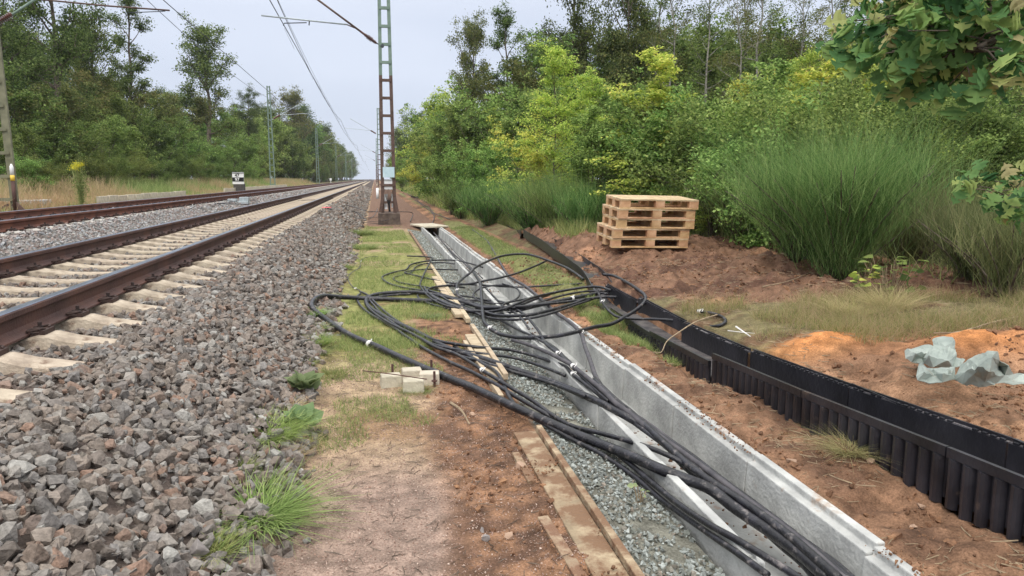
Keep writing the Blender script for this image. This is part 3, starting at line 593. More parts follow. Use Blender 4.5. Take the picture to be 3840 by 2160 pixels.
cable('medium cable nearest the path that runs along the left side of the trough', .026, [(T1, [(930,650),(885,690),(890,760),(960,860),(1100,970),(1300,1080),(1450,1170),(1600,1280),(1750,1380)]), (T3, [(1206,161),(1400,270),(1650,400),(1900,510),(2100,610),(2350,740)]), (TB, [(1288,78),(1500,200),(1600,260),(1800,350),(2000,460),(2200,620),(2400,790)]), (TC, [(0,930),(200,1060),(400,1170),(600,1290),(780,1400),(900,1480)])], .012, 0)
cable('cable tied with a white label between the two thick ones', .025, [(T1, [(1050,690),(1010,760),(1060,870),(1200,985),(1400,1110),(1650,1225),(1850,1330)]), (T3, [(1405,161),(1700,260),(1900,370),(2000,430),(2150,530),(2350,650)]), (TB, [(1288,32),(1450,130),(1600,240),(1750,320),(1950,370),(2200,440),(2400,510)]), (TC, [(0,595),(150,690),(300,790),(600,1000),(850,1200),(1100,1440),(1140,1480)])], .03, 1, ties=(.42,))
cable('black cable making the wide flat loop over the grass on the left', .024, [(T2, [(200,250)]), (T1, [(2576,190),(2400,150),(2200,140),(2000,150),(1800,180),(1680,220),(1625,285),(1500,312),(1330,360),(1262,400),(1290,450),(1400,510),(1600,560),(1850,600),(2000,630),(2200,680),(2450,740)]), (T2, [(150,752),(400,755),(560,800),(700,880),(850,980),(950,1090),(1050,1220),(1150,1400)]), (T4, [(650,230),(800,330),(950,480),(1100,600),(1300,790),(1450,950),(1650,1120),(1850,1260)]), (TC, [(0,490),(300,720),(600,950),(900,1170),(1150,1350),(1300,1480)])], [.02,.02,.0,.02,.03,.01], 1, ties=(.68,))
cable('thin cable ending in a flat loop on the chippings', .022, [(T1, [(2400,290),(2200,285),(2000,280),(1800,290),(1650,312),(1600,330),(1680,355),(2000,430),(2250,480),(2450,500)]), (T2, [(0,510),(200,520),(600,545),(900,545),(1300,520),(1600,505),(1800,490),(1900,520)])], [.01,.02,.03])
cable('cable that rises from the grass and crosses the left trough wall', .022, [(T1, [(1640,80),(1900,90),(2020,110),(1980,180),(1900,340),(1840,480),(1840,540),(1950,680),(2100,780),(2300,850)]), (T2, [(0,880),(200,930),(400,1010),(600,1120),(800,1220),(950,1290),(1100,1370)]), (T4, [(605,161),(800,360),(1000,560),(1250,800),(1450,980)])], [.03,.05,.02,.03], 1)
cable('cable standing up in the tall arch over the trough', .034, [(T2, [(500,860),(200,860),(0,800)]), (T1, [(2500,740),(2410,680),(2390,600),(2400,500),(2500,400)]), (T2, [(0,345),(100,250),(300,150),(500,80),(750,50),(950,70),(1200,150),(1450,250),(1600,340),(1720,430)])], [.03,.04,.10,.16,.2,.2,.16,.08,.04], ties=(.3,))
cable('straight cable crossing below the tall arch', .026, [(T2, [(1160,155),(1000,230),(750,330),(500,400),(250,450)]), (T1, [(2576,500),(2300,520),(2050,550),(1950,590),(1960,640),(2100,720),(2350,830)]), (T2, [(0,890),(200,960)])], [.08,.08,.05,.03])
cable('long cable swinging round from the duct in the widest ring', .036, [(T5, [(90,280),(250,300),(450,400),(620,510),(720,600),(715,690),(600,800),(400,930),(200,1030)]), (T2, [(1900,1150),(1600,1230),(1300,1290),(1000,1310),(750,1310),(500,1270),(350,1200),(270,1130),(220,1060),(200,900),(190,760),(180,600),(160,480),(100,380),(0,240)])], [.10,.12,.10,.06,.04,.06,.07,.05], ties=(.68,))
cable('cable curling back in a hook on the grass right of the duct', .026, [(T5, [(1510,830),(1750,870),(1900,930),(1930,1000),(1800,1060),(1600,1050),(1300,990),(900,955),(600,950),(330,925),(200,850),(120,760),(60,660),(20,560),(-20,480)])], [.02,.03,.08,.1,.06], ties=(.02,.85))
cable('grey dusty cable entering the far end of the trough', .026, [(T6, [(1000,110),(1150,205),(1210,270),(1310,340),(1390,420),(1400,480),(1370,560),(1360,640),(1420,720),(1550,860),(1700,1020),(1850,1150),(1990,1300)]), (T2, [(150,470),(175,620)])], .02, 2, m='cable_grey')
cable('grey dusty cable running off into the red soil', .024, [(T6, [(1100,200),(1210,255),(1320,310),(1400,400),(1500,440),(1640,490)])], .03, 0, m='cable_grey')
cable('grey cable half buried along the right side of the trough', .034, [(T6, [(1980,650),(2080,720),(2200,820),(2290,960),(2370,1100),(2450,1240)]), (T2, [(588,375),(700,450),(840,530),(980,640),(1150,790),(1300,930),(1480,1050),(1600,1150),(1690,1260)]), (T4, [(1060,0),(1100,150),(1180,370),(1250,580),(1330,730),(1450,880),(1600,1010),(1800,1170),(2050,1330)]), (TC, [(50,540),(400,820),(800,1120),(1200,1440)])], .0, 1, m='cable_grey', ties=(.52,))
cable('upper arched cable of the bundle running to the duct', .028, [(T2, [(2130,600),(2000,555),(1800,545),(1500,590),(1200,650),(950,710),(750,790),(550,870),(400,910),(250,920),(60,900)])], [.12,.13,.10,.05,.03])
cable('lower straight cable of the bundle running to the duct', .026, [(T2, [(2220,700),(2000,700),(1700,740),(1400,780),(1100,810),(800,840),(500,850),(250,840),(100,800),(0,770)]), (T1, [(2300,700),(2100,640),(1950,600)])], [.10,.08,.05,.04])
cable('lowest sagging cable of the bundle in front of the duct', .034, [(T2, [(1750,730),(1600,790),(1400,850),(1100,930),(900,970),(650,985),(400,970),(200,925)]), (T1, [(2576,910),(2300,830),(2100,740),(1960,650),(1900,560)])], [.07,.05,.03])
cable('short cable ending beside the arched ones', .026, [(T2, [(1200,670),(1000,730),(800,810),(600,860),(300,900),(100,870)])], [.03,.04,.03])
cable('earth coloured cable lying across the left trough wall', .028, [(T4, [(0,60),(150,100),(300,150),(500,230),(700,330),(900,440),(1050,560),(1250,720),(1400,850),(1550,1000),(1750,1150),(2000,1350)]), (TC, [(60,560),(450,850),(850,1150),(1250,1500)])], .05, 1, m='cable_grey', ties=(.35,))
_cable = cable
def echo(label, d, groups, offs, lift=0., inside=0, m='cable'):
    g2 = []; tot = sum(len(l) for f, l in groups); i = 0
    for f, l in groups:
        pts = []
        for x, y in l:
            o_ = f(x, y); t = i/max(tot-1, 1); dx = float(np.interp(t, np.linspace(0, 1, len(offs)), [a[0] for a in offs])); dy = float(np.interp(t, np.linspace(0, 1, len(offs)), [a[1] for a in offs])); pts.append((o_[0]+dx, o_[1]+dy)); i += 1
        g2.append((lambda x, y: (x, y), pts))
    return cable(label, d, g2, lift, inside, m)
echo('thin cable hugging the underside of the second thick cable', .024, [(T1, [(1900,640),(1700,625),(1400,635),(1150,665),(1040,720),(1020,790),(1100,880),(1250,970),(1450,1080),(1700,1190),(1900,1290)]), (T3, [(1555,160),(1800,250),(2100,330),(2400,430)]), (T4, [(0,490),(300,590),(700,730),(1100,900)])], [(30,6),(14,8),(-5,6),(-8,12),(0,14),(-4,10),(0,2)], .01, 0)
echo('thin cable bowing out from the left bundle over the red soil', .022, [(T1, [(1040,670),(1150,780),(1300,920),(1500,1070),(1750,1210),(2000,1330),(2250,1390)]), (T3, [(1932,153),(2250,185),(2576,215)]), (T4, [(300,290),(550,370),(800,460)])], [(-4,4),(-10,12),(-6,16),(0,22),(6,30),(0,34)], .02, 1)
echo('thin cable in the middle of the bundle running to the duct', .022, [(T2, [(2100,650),(1900,640),(1600,690),(1300,760),(1000,830),(700,900),(450,930),(250,940),(60,900)]), (T1, [(2350,850),(2150,790),(2000,700)])], [(0,0),(0,4),(4,6),(0,2)], [.08,.05,.03,.02])
echo('thin cable sagging below the bundle that runs to the duct', .022, [(T2, [(1900,700),(1600,800),(1300,900),(1000,975),(700,1010),(400,1000),(200,960),(60,900)]), (T1, [(2450,820),(2250,740),(2100,650)])], [(0,4),(0,8),(0,6),(0,0)], [.06,.04,.02])
echo('loose cable winding beside the wide flat loop on the grass', .02, [(T1, [(2350,200),(2150,180),(1900,200),(1760,250),(1700,330),(1560,370),(1420,420),(1480,480),(1650,520),(1900,560),(2150,620),(2400,680)]), (T2, [(100,720),(350,790),(560,870),(760,1000),(900,1180)])], [(0,0),(4,-3),(0,0)], [.02,.0,.02,.03], 1)
echo('cable crossing the chippings between the two thick ones', .024, [(T3, [(1700,150),(1900,280),(2100,400),(2350,560)]), (TB, [(1300,150),(1550,310),(1750,420),(1950,520),(2200,690),(2400,860)]), (TC, [(0,990),(200,1130),(420,1280),(640,1440)])], [(0,0),(6,4),(0,0)], .012, 0)
echo('thin cable looping once around the arch foot', .02, [(T2, [(700,560),(450,520),(200,560),(60,660),(150,760),(400,800),(650,760),(760,660),(700,560),(500,500)])], [(0,0),(0,0)], [.02,.04,.06,.04])
echo('thin wire trailing along the far trough', .018, [(T6, [(1440,730),(1620,900),(1780,1080),(1920,1220),(2100,1400)])], [(0,0),(8,-4)], .0, 2)
cable('black cable lying deepest in the near end of the trough', .03, [(T4, [(1400,900),(1600,1090),(1800,1260),(2000,1400)]), (TC, [(150,700),(400,900),(700,1180),(900,1350),(1010,1480)])], -.06, 1)
cable('black cable pressed against the right trough wall', .03, [(T4, [(1330,760),(1500,930),(1700,1080),(1950,1270)]), (TC, [(100,600),(400,800),(750,1060),(1050,1300),(1250,1450),(1300,1490)])], .0, 1)
cable('soil stained cable on top of the bundle in the trough', .036, [(T4, [(1250,660),(1450,860),(1650,1040),(1850,1200)]), (TC, [(20,590),(250,760),(500,920),(800,1140),(1180,1470)])], .05, 1)
cable('cable running back along the trough floor from the tangle', .026, [(T6, [(1500,800),(1700,1050),(1880,1250)]), (T2, [(60,330),(170,480),(300,620),(470,800),(640,1000),(800,1180)]), (T4, [(620,160),(860,400)])], .0, 2)
cable('flat loop of cable left of the chippings under the wide loop', .022, [(T1, [(2500,560),(2300,540),(2050,570),(1850,620),(1800,700),(1950,790),(2200,860),(2500,910)]), (T2, [(200,960),(420,980)])], .01, 0)
cable('narrow loop of cable between the arch and the duct', .022, [(T2, [(1950,610),(1700,620),(1350,690),(1000,800),(700,860),(500,840),(600,780),(900,720),(1300,640)])], [.08,.06,.03,.05])
cable('thin grey cord curling over the grass beside the ballast', .012, [(T1, [(1200,85),(1020,100),(940,150),(920,250),(800,330),(745,400),(760,470),(820,550),(900,590),(1000,650)])], .01, 0, m='cable_grey', ties=(.25,.85))
cable('black wire from the track to the top of the mast foot', .022, [(T6, [(-900,230),(-400,200),(0,262),(200,310),(400,370),(700,380),(950,380),(1060,390),(1080,430),(1040,530)])], [.02,.02,.1,.3,.35,.2,.03])
cable('second black wire dropping from the ballast to the mast foot', .022, [(T6, [(-600,280),(-200,270),(0,320),(130,360),(250,400),(290,450),(400,490),(500,430),(550,330)])], [.02,.02,.05,.2])
cable('coil of thin black wire in the grass before the mast foot', .016, [(T6, [(330,395),(270,450),(290,500),(420,520),(600,530),(700,480),(500,460),(330,480),(270,520),(450,550),(640,560)])], .03)
cable('wire hanging over the front of the mast foot', .014, [(T6, [(300,440),(380,400),(520,380),(700,400),(880,395),(800,440),(700,500),(560,530)])], [.05,.3,.3,.1])
cable('black wire lying between the tracks beside the grey box', .02, [(lambda x, y: (800+x/4.293, 600+y/4.293), [(60,700),(200,690),(350,665),(500,655),(650,650),(740,670)])], .05)
cable('short black wire beside the wire between the tracks', .02, [(lambda x, y: (800+x/4.293, 600+y/4.293), [(80,705),(300,705),(530,715)])], .05)

# ------------------------------------------------------------------ paving blocks, iron pegs, rod
for px, py, rz, lab in ((1466,1414,.1,'left grey paving block of the cross of four, in the grass'), (1545,1392,.05,'back paving block of the cross of four, touching the thickest cable'), (1612,1405,-.1,'right paving block of the cross of four, with an iron peg before it'), (1551,1432,0,'front paving block of the cross of four, standing in grass')):
    p = onz(px, py, .08); o = MB().box((0,0,0),(.155,.12,.12), top=.93).build('paving_block', M['conc_edge'], bevel=.008); o.location = (p[0], p[1]+.06, .025); o.rotation_euler = (0,0,rz); tag(o, lab, 'paving block')
for px, py, lab in ((1472,1392,'rusty iron peg behind the left paving block'), (1618,1375,'rusty iron peg behind the right paving block'), (1629,1420,'rusty iron peg in front of the right paving block')):
    p = onz(px, py, .06); b = MB().tube([(0,0,-.08),(0,0,.075)], .009, 8).tube([(0,0,.0),(0,0,.008)], .022, 8); o = b.build('iron_peg', M['rust']); o.location = (p[0], p[1], .04); tag(o, lab, 'iron peg')
a = onz(1360, 1390, .1); b_ = onz(1600, 1422, .11); o = MB().tube([a, (a+b_)/2+[0,0,.004], b_], .004, 6).build('iron_rod', M['rust']); tag(o, 'thin rusty rod lying across the paving blocks', 'iron rod')

# ------------------------------------------------------------------ pallets
def make_pallet():
    e = empty('wooden_pallet'); L, D, H = 1.2, .8, .144
    for i, w in enumerate((.145,.10,.145,.10,.145)):
        y = (-.3275,-.1675,0,.1675,.3275)[i]; MB().box((0,y,H-.011),(L,w,.022)).build('deck_board', M['pallet_top'], e, bevel=.002)
    for x in (-.5275,0,.5275): MB().box((x,0,H-.033),(.145,D-.004,.0215)).build('cross_board', M['pallet'], e, bevel=.002)
    for x in (-.5275,0,.5275):
        for y in (-.35,0,.35): MB().box((x,y,.061),(.143,.098 if y else .143,.078)).build('block', M['pallet'], e, bevel=.003)
    for y in (-.35,0,.35): MB().box((0,y,.011),(L,.10 if y else .145,.0215)).build('bottom_board', M['pallet'], e, bevel=.002)
    return e
pal = make_pallet(); base = onz(2440, 925, .50); tx, ty = math.radians(3.2), math.radians(1.2)
labs = ('bottom pallet of the stack, standing on the red mound', 'second pallet from the bottom of the stack', 'middle pallet of the stack of five', 'second pallet from the top, under the grey topped one', 'top pallet of the stack with a bleached grey deck')
for i in range(5):
    o = pal if i == 0 else dup(pal)
    o.location = (base[0]+.0+.028*i+(0,-.02,.03,.0,.02)[i], base[1]+.42-.01*i, .50+.1445*i); o.rotation_euler = (tx, ty, (0,.02,-.015,.01,-.02)[i])
    tag(o, labs[i], 'pallet', 'pallets stacked on the mound')

# ------------------------------------------------------------------ crumpled cloths
from mathutils.geometry import delaunay_2d_cdt
def cloth(out, inner, label, seed):
    Z_ = lambda x, y: (3340+x/5.152, 1240+y/5.152); pts = out+inner; g = np.random.default_rng(seed)
    r = delaunay_2d_cdt([Vector((p[0]/1000, p[1]/1000)) for p in pts], [(i, (i+1) % len(out)) for i in range(len(out))], [list(range(len(out)))], 1, 1e-6)
    bm = bmesh.new(); hv = []
    for v, orig in zip(r[0], r[3]):
        p = pts[orig[0]] if orig else (v.x*1000, v.y*1000, .03); o_ = Z_(p[0], p[1]); w = onz(o_[0], o_[1], .40+p[2]); hv.append(bm.verts.new(tuple(w)))
    for f in r[2]:
        try: bm.faces.new([hv[i] for i in f])
        except ValueError: pass
    bmesh.ops.subdivide_edges(bm, edges=bm.edges, cuts=3, use_grid_fill=True); bmesh.ops.triangulate(bm, faces=bm.faces)
    for v in bm.verts:
        x, y = v.co.x, v.co.y; v.co.z += float((np.abs(fbm(x*9, y*9, 3, seed)-.5)*2)*.03-.010+(np.abs(fbm(x*26, y*26, 2, seed+3)-.5)*2)*.012+g.normal()*.0008); v.co.z = max(v.co.z, float(gz(x, y))+.008)
    bmesh.ops.recalc_face_normals(bm, faces=bm.faces); me = bpy.data.meshes.new('cloth'); bm.to_mesh(me); bm.free()
    o = link('cloth', me, M['tarp']); s_ = o.modifiers.new('thick', 'SOLIDIFY'); s_.thickness = .004; return tag(o, label, 'cloth')
cloth([(270,390,0),(330,350,.02),(600,300,.04),(830,290,.05),(800,190,.05),(850,150,.06),(1190,125,.07),(1250,200,.06),(1240,340,.04),(1280,480,.03),(1260,530,.02),(1440,560,.03),(1310,700,.01),(1200,720,.0),(820,720,.0),(640,620,.0),(400,600,.0),(290,540,0)],
 [(480,440,.06),(700,420,.04),(950,400,.06),(1050,300,.07),(900,560,.05),(1100,600,.05),(600,530,.01),(740,480,.07)], 'crumpled pale grey green cloth, the left one on the orange sand', 3)
cloth([(540,660,.05),(590,640,.06),(820,740,.03),(1130,720,.02),(1240,740,.03),(1250,940,0),(1000,1000,0),(520,980,0),(490,900,.02)], [(650,800,.05),(850,850,.02),(1000,830,.05),(1150,850,.03)], 'smaller flap of grey green cloth in front of the left one', 12)
cloth([(1260,940,0),(1260,850,.02),(1360,700,.05),(1500,560,.10),(1680,470,.14),(1820,420,.17),(2060,400,.20),(2100,560,.14),(2280,690,.10),(2360,830,.05),(2576,830,.03),(2700,1040,0),(2010,1030,0),(1980,1060,0),(1700,1070,0),(1400,1020,0)],
 [(1700,700,.13),(1950,560,.18),(1600,850,.07),(1900,800,.12),(2050,850,.06),(2090,700,.07),(2200,880,.04),(1450,800,.07),(1820,950,.04),(2350,950,.02)], 'crumpled grey green cloth standing up in a peak, right of the other', 8)

# ------------------------------------------------------------------ masts
def lattice_mast(x, y, z0, H, w0, w1, label, grp, detail=True, bw=.5, mg='green_steel', mr='rust_steel', found=(.74,.7,.38), thick=.07, armside=-1):
    e = empty('lattice_mast', (x, y, z0), 0, label=label, cat='mast', group=grp)
    f0 = found[2]; MB().box((0,0,f0/2-.08),(found[0],found[1],f0+.16), top=.96).build('foundation', M['found'] if detail else M['conc_edge'], e, bevel=.02)
    def hw(z): return (w0+(w1-w0)*(z-f0)/(H-f0))/2
    zsplit = f0+(H-f0)*.42
    for s in (-1, 1):
        for za, zb, mm in ((f0, zsplit, mr), (zsplit, H, mg)):
            b = MB(); b.bar((s*hw(za),0,za),(s*hw(zb),0,zb), thick, thick*2.2); b.build('leg', M[mm], e)
    z = f0+.35
    while z < H:
        h = .085; MB().box((0,-thick*1.0,z),(2*hw(z)+thick*.6,.012,h)).box((0,thick*1.0,z),(2*hw(z)+thick*.6,.012,h)).build('batten', M[mr if z < zsplit else mg], e)
        z += bw
    return e, hw
m1, hw1 = lattice_mast(.44, 25.2, 0, 11, .40, .23, 'tall lattice mast with rusty foot and green top, standing beside the cable trough', None, True, .565, thick=.05)
for s in (-1, 1):
    MB().bar((s*.28,-.08,.40),(s*.20,-.08,.9),.03,.10).build('foot_plate', M['rust_steel'], m1)
MB().box((.02,-.12,1.72),(.38,.02,.34)).build('pale_sheet', M['ltblue'], m1)
b = MB().box((-.02,.0,1.30),(.30,.04,.30)); b.build('terminal_box', M['white'], m1)
b = MB()
for i in range(7): b.tube(spline([(-.13+.045*i,-.05,1.18),(-.10+.035*i,-.05,.95),(-.03+.012*i,-.05,.7),(.0+.008*i,-.05,.42)], 4), .010, 6)
b.build('cable_bundle', M['black'], m1, smooth=True)
MB().box((-.10,.05,.75),(.12,.02,.5)).box((.14,.05,.78),(.10,.02,.45)).build('white_panel', M['white'], m1)
MB().tube([(-.36,-.06,.85),(-.36,-.06,1.2)], .045, 8).build('white_sleeve', M['white'], m1, smooth=True)
# cantilever of this mast; picture points at the mast's distance
def ma(x, y, Y=25.2): d = ray(x, y); return CP+d*(Y/d[1])-np.array([.44, 25.2, 0])
def cantilever(par, pts, detail=True):
    A, Bq, Cq, Dq, E1, E2, F_ = pts
    MB().tube([A, Bq], .032, 8).build('cantilever_tube', M['rust_steel'], par, smooth=True)
    MB().tube([Cq, Dq], .024, 8).build('steady_tube', M['galv'], par, smooth=True)
    MB().tube([E1, E2], .016, 6).tube([E2, F_], .012, 6).build('registration_arm', M['wire'], par, smooth=True)
a0 = ma(1425,172); a1 = ma(1193,0); a1 = a0+(a1-a0)*1.12
cantilever(m1, [a0+(a1-a0)*.28, a1, ma(1300,92), ma(980,58), ma(1150,85), ma(1066,87), ma(1062,97)])
d_ = (a1-a0); b = MB()
for i in range(13):
    c = a0+d_*(.07+.012*i); b.tube([c, c+d_*.006], .075 if 3 < i < 10 else .055, 12)
b.tube([a0+d_*.05, a0+d_*.29], .035, 8); b.build('insulator', M['ceramic'], m1, smooth=False)
MB().tube([a0+[.05,0,0], a0+d_*.06], .02, 6).tube([a0+[.08,-.1,0],a0+[.08,.1,0]],.05,8).build('hinge', M['wire'], m1)
MB().tube([ma(1300,92), a0+d_*.335], .02, 6).build('hook', M['rust_steel'], m1)
MB().tube([ma(1160,80), ma(1159,95)], .02, 6).build('bracket', M['wire'], m1)
# further masts on the right
tmp_r = None
def far_mast(x, y, label, grp, side, H=9.6):
    e, hw = lattice_mast(x, y, .3 if x > 0 else .5, H, .42, .22, label, grp, False, .6, thick=.05, found=(.7,.7,.15), mg='green_steel', mr='green_steel' if x < 0 else 'rust_steel')
    s = side
    MB().tube([(0,0,6.4),(s*3.3,0,8.3)], .03, 6).build('cantilever_tube', M['galv'], e)
    MB().tube([(s*.6,0,6.9),(s*4.0,0,7.2)], .024, 6).build('steady_tube', M['galv'], e)
    MB().tube([(s*.35,0,6.6),(s*.95,0,6.95)], .08, 8).build('insulator', M['ceramic'], e)
    return e
far_mast(.62, 92, 'second lattice mast on the right side, half hidden behind the first', 'far masts on the right', -1)
far_mast(.62, 160, 'third lattice mast on the right side of the tracks', 'far masts on the right', -1)
far_mast(.62, 230, 'fourth and farthest lattice mast on the right side of the tracks', 'far masts on the right', -1)
lm = [(74,'green lattice mast on the left, just beyond the numbered sign'), (132,'second green lattice mast beyond the numbered sign'), (196,'third slim green mast along the left verge beyond the sign'), (262,'fourth slim green mast along the left verge beyond the sign'), (330,'farthest slim green mast along the left verge')]
for i, (y, lab) in enumerate(lm): far_mast(-9.55, y, lab, 'far masts on the left' if i > 1 else None, 1)
# left edge mast
e, hw = lattice_mast(-9.93, 22.3, .5, 10.5, .62, .30, 'olive lattice mast at the left picture edge with a yellow and white tip guard', None, True, .62, mg='olive_steel', mr='olive_steel', found=(.6,.5,.1), thick=.085)
MB().tube([(.36,-.12,.15),(.36,-.12,.95)], .05, 8).build('guard_post', M['rust'], e, smooth=True)
MB().tube([(.36,-.12,.95),(.36,-.12,1.10)], .056, 8).build('yellow_band', M['yellow'], e, smooth=True)
MB().tube([(.36,-.12,1.10),(.36,-.12,1.32),(.36,-.12,1.40)], [.054,.05,.015], 8).build('white_tip', M['white'], e, smooth=True)
b = MB(); b.bar((.33,-.12,.35),(.62,-.12,.03),.05,.16); b.bar((.2,-.12,.32),(-.3,-.12,.08),.04,.05); b.build('foot_stay', M['rust_steel'], e)
al = lambda x, y, Y=22.3: CP+ray(x, y)*(Y/ray(x, y)[1])-np.array([-9.93, 22.3, .5])
MB().tube([al(-40,110), al(60,45), al(140,-8)], .035, 8).build('cantilever_tube', M['green_steel'], e, smooth=True)
b = MB(); q0, q1 = al(-10,85), al(45,52)
for i in range(8): c = q0+(q1-q0)*i/8; b.tube([c, c+(q1-q0)*.05], .075, 10)
b.tube([q0, q1], .045, 8).build('insulator', M['ceramic'], e)
MB().tube([al(150,-2), al(400,22), al(636,39)], .022, 8).build('steady_tube', M['rust_steel'], e, smooth=True)
MB().tube([al(580,33), al(620,42), al(480,48)], .012, 6).build('registration_arm', M['wire'], e, smooth=True)
o = MB().box((0,0,0),(1.9,1.3,.5)).build('foundation_slab', M['white'], bevel=.02); o.data.materials.clear(); o.data.materials.append(M['conc_new']); o.location = (-11.2, 25.6, .60); tag(o, 'pale concrete foundation slab behind the left edge mast', 'foundation slab')

# ------------------------------------------------------------------ overhead wires
def wire(label, x0, z0, sag, r=.012, y0=-30, spans=(-40,25.2,92,160,230,300,420,600)):
    P = []
    for a, b_ in zip(spans[:-1], spans[1:]):
        for i in range(10): t = i/10; y = a+(b_-a)*t; st = (.18 if spans.index(a) % 2 else -.18)*(1-2*t); P.append((x0+st, y, z0-sag*4*t*(1-t)))
    P.append((x0, spans[-1], z0)); o = MB().tube(P, r, 5).build('overhead_wire', M['wire']); return tag(o, label, 'overhead wire')
def xw(px, py, z):   # wire offset from a picture point, for a wire parallel to the track
    d = ray(px, py); return d[0]*(z-CAMZ)/d[2]
wire('contact wire of the near track, held by the arm on the big mast', xw(1200,340,7.0), 7.0, 0., .015)
wire('carrier wire above the near track', xw(1180,270,8.5)+.1, 8.5, .9, .013)
wire('thin stitch wire beside the carrier wire of the near track', xw(1066,60,8.2), 8.2, .5, .008)
lsp = (-40,20.4,74,132,196,262,330,420,600)
wire('contact wire of the far track', xw(800,170,7.0)*1.0, 7.0, 0., .014, spans=lsp)
wire('carrier wire of the far track', xw(700,80,8.5), 8.5, .9, .012, spans=lsp)
x7 = xw(1200,340,7.0); x8 = xw(1180,270,8.5)+.1
for k, y in enumerate((8,14,20,34,44,54,64,76)):
    o = MB().tube([(x7,y,7.0),(x8,y,7.85)], .006, 5).build('dropper_wire', M['wire']); tag(o, 'thin dropper wire between contact and carrier wire of the near track', 'overhead wire', 'droppers of the near track')

# ------------------------------------------------------------------ left side furniture
e = empty('kilometre_sign', (-9.1, 53.5, .5), -.17, label='black and white sign reading 47 over 97 on a dark post beside the far track', cat='sign')
MB().box((0,0,.35),(.72,.28,.7)).build('post', M['rust_steel'], e, bevel=.01); e.children[0].data.materials.clear(); e.children[0].data.materials.append(mat('dark_sign_post', [G(70,68,66), G(92,88,84)], .9))
MB().box((0,-.16,1.05),(.78,.03,.80)).build('white_plate', M['white'], e); MB().box((0,-.182,.965),(.78,.012,.28)).build('black_panel', M['black'], e); MB().box((0,-.182,1.395),(.78,.012,.05)).build('black_strip', M['black'], e)
def text(s, size, x, y, z, m, par, name):
    cu = bpy.data.curves.new(name, 'FONT'); cu.body = s; cu.size = size; cu.extrude = .004; cu.align_x = 'CENTER'; cu.offset = .006
    t = bpy.data.objects.new(name, cu); me = bpy.data.meshes.new_from_object(t); bpy.data.objects.remove(t)
    o = link(name, me, m, par); o.location = (x, y, z); o.rotation_euler = (math.pi/2, 0, 0); return o
text('47', .30, -.06, -.185, 1.14, M['black'], e, 'numerals'); text('97', .30, -.06, -.195, .862, M['white'], e, 'numerals')
def edge_blocks(ys, label, grp):
    o0 = None
    for y in ys:
        if o0 is None: o0 = MB().box((0,0,0),(.10,.94,.34)).build('edging_slab', M['conc_edge'], bevel=.01); o = o0
        else: o = o0.copy(); COL.objects.link(o)
        o.location = (-9.35, y, .735+random.uniform(-.015,.015)); o.rotation_euler = (random.uniform(-.01,.01), random.uniform(-.03,.03), random.uniform(-.02,.02)); tag(o, label, 'edging slab', grp)
y0 = 9.35/-(ray(380,671)[0]/ray(380,671)[1]); y1 = 9.35/-(ray(690,671)[0]/ray(690,671)[1])
edge_blocks(np.arange(y0, y1, 1.0), 'upright pale concrete edging slab in the near row behind the far track', 'near row of edging slabs')
edge_blocks(np.arange(50, 84, 1.0), 'upright pale concrete edging slab in the row passing the numbered sign', 'row of edging slabs at the sign')
p = onz(895, 764, .60); e = empty('track_box', (p[0], p[1], .58), 0, label='small galvanised box on the pale ballast between the tracks', cat='equipment box')
MB().box((0,0,.06),(.72,.40,.10)).build('base', M['galv'], e, bevel=.01); MB().box((-.2,-.05,.15),(.30,.26,.10)).box((.2,.05,.18),(.32,.28,.16)).build('housing', M['galv'], e, bevel=.01)
p = onz(1180, 783, .5); o = MB().box((0,0,0),(.30,.55,.004)).build('red_mark', M['red_paint']); o.location = (RX[0]+.55, p[1], RZ-.176); tag(o, 'faded red paint mark on a sleeper end of the near track', 'paint mark')
o = MB().box((0,0,.9),(.45,.3,.5)).box((0,0,.3),(.12,.12,.9)).build('signal_cabinet', M['white'], bevel=.02); o.location = (-9.3, 165, .5); tag(o, 'small white cabinet far along the left verge', 'cabinet')

